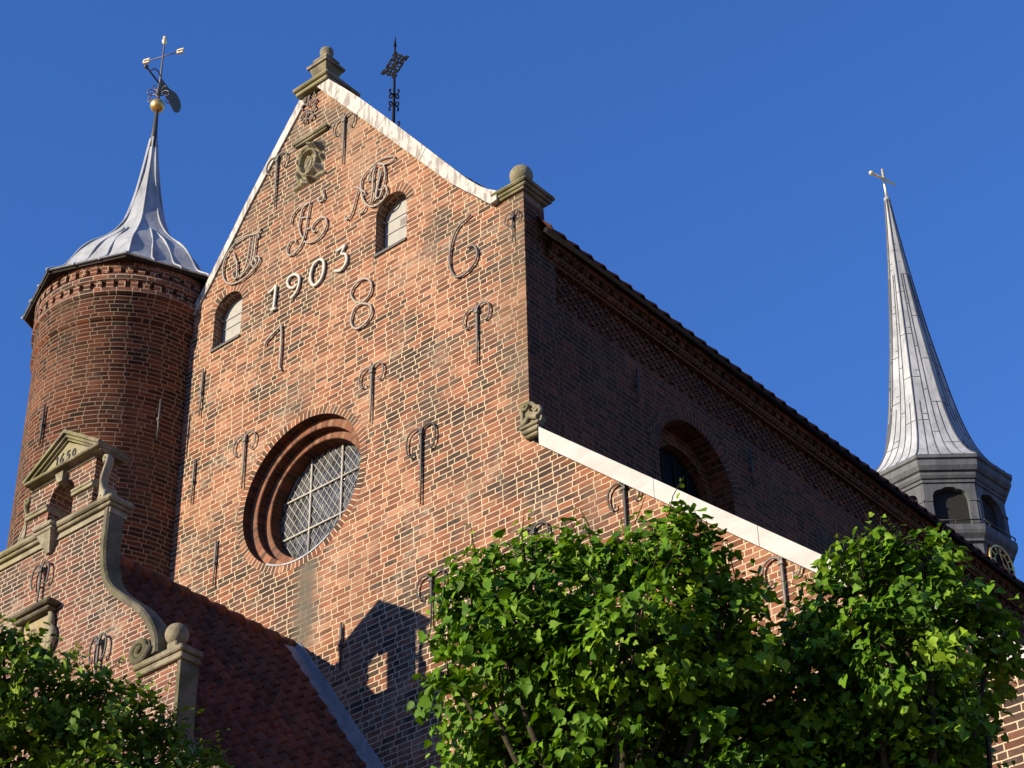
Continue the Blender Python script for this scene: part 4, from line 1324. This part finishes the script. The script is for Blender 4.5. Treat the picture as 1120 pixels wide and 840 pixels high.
for k in range(8):
    for fr, cut in ((0,1.0),(.2,.45),(.4,.8),(.6,.8),(.8,.45)):
        pts = []
        n = int(len(sprof)*cut)
        for i in range(n):
            P = oc(*sprof[i]); p = Vector(P[k]).lerp(Vector(P[(k+1)%8]), fr)
            p += Vector((p.x-FX,p.y-FY,0)).normalized()*.004
            pts.append(p)
        mb.tube(pts, .011 if fr else .017, 5)
        z = 28.2+(k*.37+fr*3.1) % 1.0
    for j in range(4):
        lo_f, hi_f = ((0,.4),(.4,.6),(.6,1.0),(.2,.4))[j]
        z = 28.45+((k*3+j*5) % 7)*.21
        while z < 35.5:
            for i in range(len(sprof)-1):
                (ra,za),(rb,zb) = sprof[i], sprof[i+1]
                if za <= z < zb:
                    r = ra+(rb-ra)*(z-za)/(zb-za); P = oc(r+.004, z)
                    p, q = Vector(P[k]).lerp(Vector(P[(k+1)%8]), lo_f), Vector(P[k]).lerp(Vector(P[(k+1)%8]), hi_f)
                    mb.tube([p, q], .010, 4)
            z += 1.45
mb.build('lead_seams', MAT['lead_dark'], sc)
for k in (0, 4):
    sub = MB(); mb = MB()
    sub.prism([(.47*math.cos(2*math.pi*i/36), 25.22+.46*math.sin(2*math.pi*i/36)) for i in range(36)], [], -.05, -.005)
    on_face(mb, sub, k, 1.50*math.cos(RAD(22.5)))
    dial = mb.build('clock_dial', MAT['black'], sp_t)
    mb = MB(); sub = MB()
    for rr in (.46, .27):
        sub.tube([(rr*math.cos(2*math.pi*i/36), -.055, 25.22+rr*math.sin(2*math.pi*i/36)) for i in range(36)], .032 if rr > .3 else .018, 6, closed=True)
    for i in range(12):
        a = 2*math.pi*i/12
        sub.tube([(r*math.cos(a), -.06, 25.22+r*math.sin(a)) for r in (.30,.42)], .022, 5)
    sub.tube([(0,-.08,25.22),(.13,-.08,25.10)], .022, 5); sub.tube([(0,-.085,25.22),(-.10,-.085,25.55)], .016, 5)
    on_face(mb, sub, k, 1.50*math.cos(RAD(22.5)))
    mb.build('gilded_ring_and_hands', MAT['gold'], dial)
gc = thing('gilded_cross', (FX, FY, 36.9), 'small gilded cross on the very tip of the grey spire', 'cross')
mb = MB(); mb.sphere((FX,FY,36.96), .085, 14, 10); mb.build('base_ball', MAT['lead'], gc)
mb = MB(); mb.tube([(FX,FY,36.95),(FX,FY,38.02)], .034, 6); mb.build('upright', MAT['gilt_pale'], gc)
mb = MB()
ca, sa = math.cos(RAD(75)), math.sin(RAD(75))
mb.tube([(FX-ca*.42,FY-sa*.42,37.68),(FX+ca*.42,FY+sa*.42,37.68)], .034, 6)
mb.sphere((FX-ca*.44,FY-sa*.44,37.68), .07, 10, 8)
mb.build('crossbar', MAT['gilt_pale'], gc)

# ------------------------------------------------------------------ lime trees
LEAF2D = [(0,0),(.10,.30),(.16,.62),(.02,1.02)]
OUTL = [(-.02,.06),(-.24,-.02),(-.44,.16),(-.47,.42),(-.36,.66),(-.18,.85)]
def leaf_mesh(P, N, T, S, tint, name, mat, parent, origin):
    # P positions, N normals, T tip directions, S sizes: all (n,3)/(n,)
    n = len(P)
    Bv = np.cross(T, N)
    loc = [(0,0,0.0)] + [(0,.5,-.03),(0,1.05,-.10)]
    left = [(-.22,-.10,.03),(-.45,.06,.085),(-.47,.36,.095),(-.31,.62,.05),(-.13,.80,-.03)]
    pts = loc + left + [(-x,y,z) for x,y,z in left]
    pts = np.array(pts)                     # 3+5+5 = 13
    curl = rng.uniform(.2, 2.8, n)
    V = np.empty((n, 13, 3))
    wid = rng.uniform(.82, 1.08, n)
    skew = rng.uniform(-.13, .13, (n, 13))
    for i in range(13):
        x, y, z = pts[i]
        V[:, i] = P + (Bv*((x*wid+skew[:, i]*(abs(x) > 0))*S)[:, None]) + T*(y*S)[:, None] + N*((z*curl*S))[:, None]
    tri = []
    for side in (3, 8):
        L_ = [0]+list(range(side, side+5))+[2]
        quads = [(0,L_[1],L_[2]),(0,L_[2],L_[3],1),(1,L_[3],L_[4]),(1,L_[4],L_[5],2)]
        for q in quads: tri.append(q if side == 3 else q[::-1])
    faces = []
    for f in tri: faces.append(np.array(f))
    V2 = V.reshape(-1, 3)-np.array(origin)
    me = bpy.data.meshes.new(name)
    fl = []
    base = (np.arange(n)*13)
    allf = []
    for f in faces:
        allf.append(base[:, None]+f[None, :])
    polys = []
    for a in allf: polys.extend(a.tolist())
    me.from_pydata(V2.tolist(), [], polys)
    uvl = me.uv_layers.new(name='UVMap')
    lv = np.empty(len(me.loops), dtype=np.int32); me.loops.foreach_get('vertex_index', lv)
    uv = np.zeros((len(lv), 2)); uv[:, 0] = tint[lv//13]; uv[:, 1] = .5
    uvl.data.foreach_set('uv', uv.ravel())
    me.polygons.foreach_set('use_smooth', [True]*len(me.polygons))
    me.materials.append(mat); me.update()
    o = bpy.data.objects.new(name, me); COL.objects.link(o)
    WLOC[o] = Vector(origin); o.parent = parent; o.location = Vector(origin)-WLOC[parent]
    return o
def unit(a): return a/np.linalg.norm(a, axis=-1, keepdims=True)
def lime_tree(base, clumps, dens, lsize, label, mat, shoots):
    t = thing('lime_tree', base, label, 'tree', 'lime trees in front of the church')
    cl = np.array(clumps); C3, Rr = cl[:, :3], cl[:, 3]
    top = C3.mean(0)
    # trunk and limbs
    mb = MB()
    fork = Vector((base[0]+.05, base[1]-.04, top[2]-1.3))
    mb.tube(smooth([base, (base[0]+.04, base[1], fork.z*.4), (base[0]-.03, base[1]+.02, fork.z*.75), tuple(fork)], 5), [.15-.05*i/15 for i in range(16)], 10)
    mb.build('trunk', MAT['bark'], t, origin=base)
    mb = MB()
    for c, r in zip(C3, Rr):
        e = Vector(c)
        mid = fork.lerp(e, .5)+Vector((random.uniform(-.12,.12), random.uniform(-.12,.12), random.uniform(-.15,.05)))
        mb.tube(smooth([tuple(fork), tuple(mid), tuple(e)], 5), [.032-.024*i/10 for i in range(11)], 6)
        for _ in range(6):
            d = unit(rng.normal(size=3)); d[2] = abs(d[2])*.8
            mb.tube(smooth([tuple(e), tuple(e+Vector(d*r*.5)), tuple(e+Vector(d*r*.75)+Vector((0,0,.03)))], 3), [.007,.006,.005,.005,.004,.003,.002], 4)
    P, N, T, S, K = [], [], [], [], []
    for c, r in zip(C3, Rr):
        # twigs carry tufts of leaves, with open gaps between them
        ns = int(105*r**1.6)+8
        d = unit(rng.normal(size=(ns, 3)))
        sub = c + d*(r*(.40+.62*rng.random(ns)**.55))[:, None]*np.array([1, 1, .88])
        k = max(6, int(dens*r**2/ns))
        idx = np.repeat(np.arange(ns), k)
        n = len(idx)
        p = sub[idx] + rng.normal(size=(n, 3))*np.array([.050, .050, .034])*(1+.5*r)
        dd = unit(p-c)
        tuft = unit(rng.normal(size=(ns, 3)))*.45
        nn = unit(dd*.45 + np.array([-.20,-.36,.52]) + tuft[idx] + rng.normal(size=(n, 3))*.34)
        tt = dd*.55 + np.array([0,0,-.75]) + rng.normal(size=(n, 3))*.5
        tt = unit(tt-nn*(tt*nn).sum(1)[:, None])
        tone = rng.normal(.36, .22, ns)
        P.append(p); N.append(nn); T.append(tt); S.append(lsize*rng.uniform(.42, 1.2, n)); K.append(np.clip(tone[idx]+rng.normal(0, .13, n), 0, 1))
    # leafy shoots standing out of the crown
    for (c, r) in zip(C3, Rr):
        for _ in range(shoots):
            d = unit(rng.normal(size=3)+np.array([0,0,.9]))
            a = c+d*r*.8; ln = r*rng.uniform(.25,.6)+.06
            b = a+d*ln+np.array([rng.normal()*.06,rng.normal()*.06,-.01])
            mb.tube([tuple(a), tuple((a+b)/2+rng.normal(size=3)*.015), tuple(b)], [.0035,.003,.0015], 4)
            k = int(ln/.045)+2
            for q in range(k):
                f = (q+.6)/k
                sd = unit(np.cross(d, rng.normal(size=3)))
                nn = unit(np.array([-.15,-.25,.8])+rng.normal(size=3)*.45)
                tt = sd+np.array([0,0,-.5])+d*.3; tt = unit(tt-nn*(tt@nn))
                P.append((a+(b-a)*f+sd*.02)[None]); N.append(nn[None]); T.append(tt[None]); S.append(np.array([lsize*(1.0-.55*f)*rng.uniform(.7,1.1)])); K.append(np.array([np.clip(rng.normal(.55+.3*f,.15),0,1)]))
    mb.build('branches', MAT['bark'], t)
    P, N, T = map(np.concatenate, (P, N, T)); S = np.concatenate(S); K = np.concatenate(K)
    leaf_mesh(P, N, T, S, K, 'crown', mat, t, tuple(float(x) for x in P.mean(0)))
    return t
CLUMPS_A = [[-6.11,7.35,6.89,0.41],[-5.98,7.81,7.09,0.44],[-5.55,7.85,7.03,0.41],[-6.0,7.46,6.63,0.39],[-5.53,7.63,6.65,0.41],[-5.41,8.1,6.8,0.41],[-6.29,7.46,6.52,0.41],[-5.99,7.76,6.15,0.48],[-5.64,8.14,6.22,0.46],[-5.63,7.77,7.28,0.2],[-5.39,7.81,7.24,0.21],[-5.29,7.92,7.18,0.16],[-6.16,7.18,7.06,0.18],[-6.0,7.4,7.18,0.21],[-5.79,7.57,7.17,0.17],[-6.37,7.31,6.89,0.17],[-5.38,8.31,6.99,0.25],[-5.45,8.56,6.51,0.34],[-5.51,8.52,6.24,0.39],[-6.38,7.64,6.11,0.41],[-6.18,7.97,5.81,0.69],[-5.71,8.45,5.82,0.69],[-6.52,7.55,6.33,0.23],[-6.3,7.12,6.98,0.11],[-6.39,8.57,6.96,0.57],[-6.04,8.96,6.99,0.48],[-6.38,7.88,6.51,0.39],[-5.88,8.3,6.72,0.15],[-6.1,8.01,6.66,0.14],[-5.29,8.16,7.06,0.14],[-5.35,8.39,6.65,0.25],[-6.31,8.66,6.38,0.57],[-6.63,8.16,6.26,0.46],[-5.93,9.01,6.49,0.46],[-6.37,8.79,6.89,0.46],[-6.53,7.31,6.68,0.11]]
CLUMPS_B = [[-4.81,8.86,7.14,0.34],[-4.72,9.16,7.21,0.37],[-5.01,8.87,6.94,0.34],[-4.73,8.82,6.78,0.44],[-4.67,9.46,6.99,0.3],[-5.11,8.92,6.5,0.41],[-4.84,9.14,6.36,0.41],[-5.16,9.66,6.95,0.52],[-5.41,9.73,6.57,0.57],[-5.63,9.49,6.5,0.46],[-5.07,9.61,6.32,0.46],[-5.33,9.19,7.09,0.3],[-4.8,9.27,6.7,0.15],[-5.16,9.17,6.25,0.53],[-4.67,8.93,7.37,0.17],[-4.87,8.75,7.25,0.17],[-4.59,9.11,7.4,0.15],[-4.54,9.29,7.14,0.17],[-4.69,9.32,6.7,0.25],[-4.81,9.33,6.3,0.3],[-5.23,9.3,5.89,0.69],[-4.47,9.53,7.03,0.16],[-5.23,8.81,6.82,0.25],[-5.38,8.96,6.41,0.37],[-4.6,9.58,6.83,0.16],[-5.02,8.74,7.14,0.16],[-4.7,9.54,6.56,0.16],[-4.74,8.86,7.43,0.09]]
CLUMPS_C = [[-11.01,7.76,8.2,0.48],[-10.78,8.21,8.04,0.48],[-11.27,7.37,8.21,0.6],[-10.67,8.75,7.98,0.32],[-11.03,8.23,7.57,0.8],[-10.6,9.03,7.7,0.5],[-11.43,7.59,7.65,0.8],[-10.99,7.74,8.48,0.27],[-10.78,8.34,8.33,0.28],[-11.1,7.35,8.5,0.3],[-10.56,9.0,8.05,0.22],[-10.95,8.06,8.4,0.3],[-10.66,8.59,8.21,0.24],[-10.57,9.19,8.01,0.18],[-11.0,7.61,8.6,0.14],[-10.48,8.77,8.25,0.12],[-10.98,8.58,7.16,1.0],[-11.5,7.9,7.1,1.0]]
lime_tree((-5.9, 7.9, 0), CLUMPS_A, 5000, .062, 'wide bushy lime tree in front of the church, in the middle of the three trees', MAT['leaf'], 4)
lime_tree((-4.85, 9.1, 0), CLUMPS_B, 5000, .062, 'bushy lime tree at the right edge in front of the dark long wall and spire', MAT['leaf'], 4)
lime_tree((-11.1, 8.2, 0), CLUMPS_C, 3300, .068, 'lime tree in front of the curled chapel gable in the lower left corner', MAT['leaf_far'], 4)
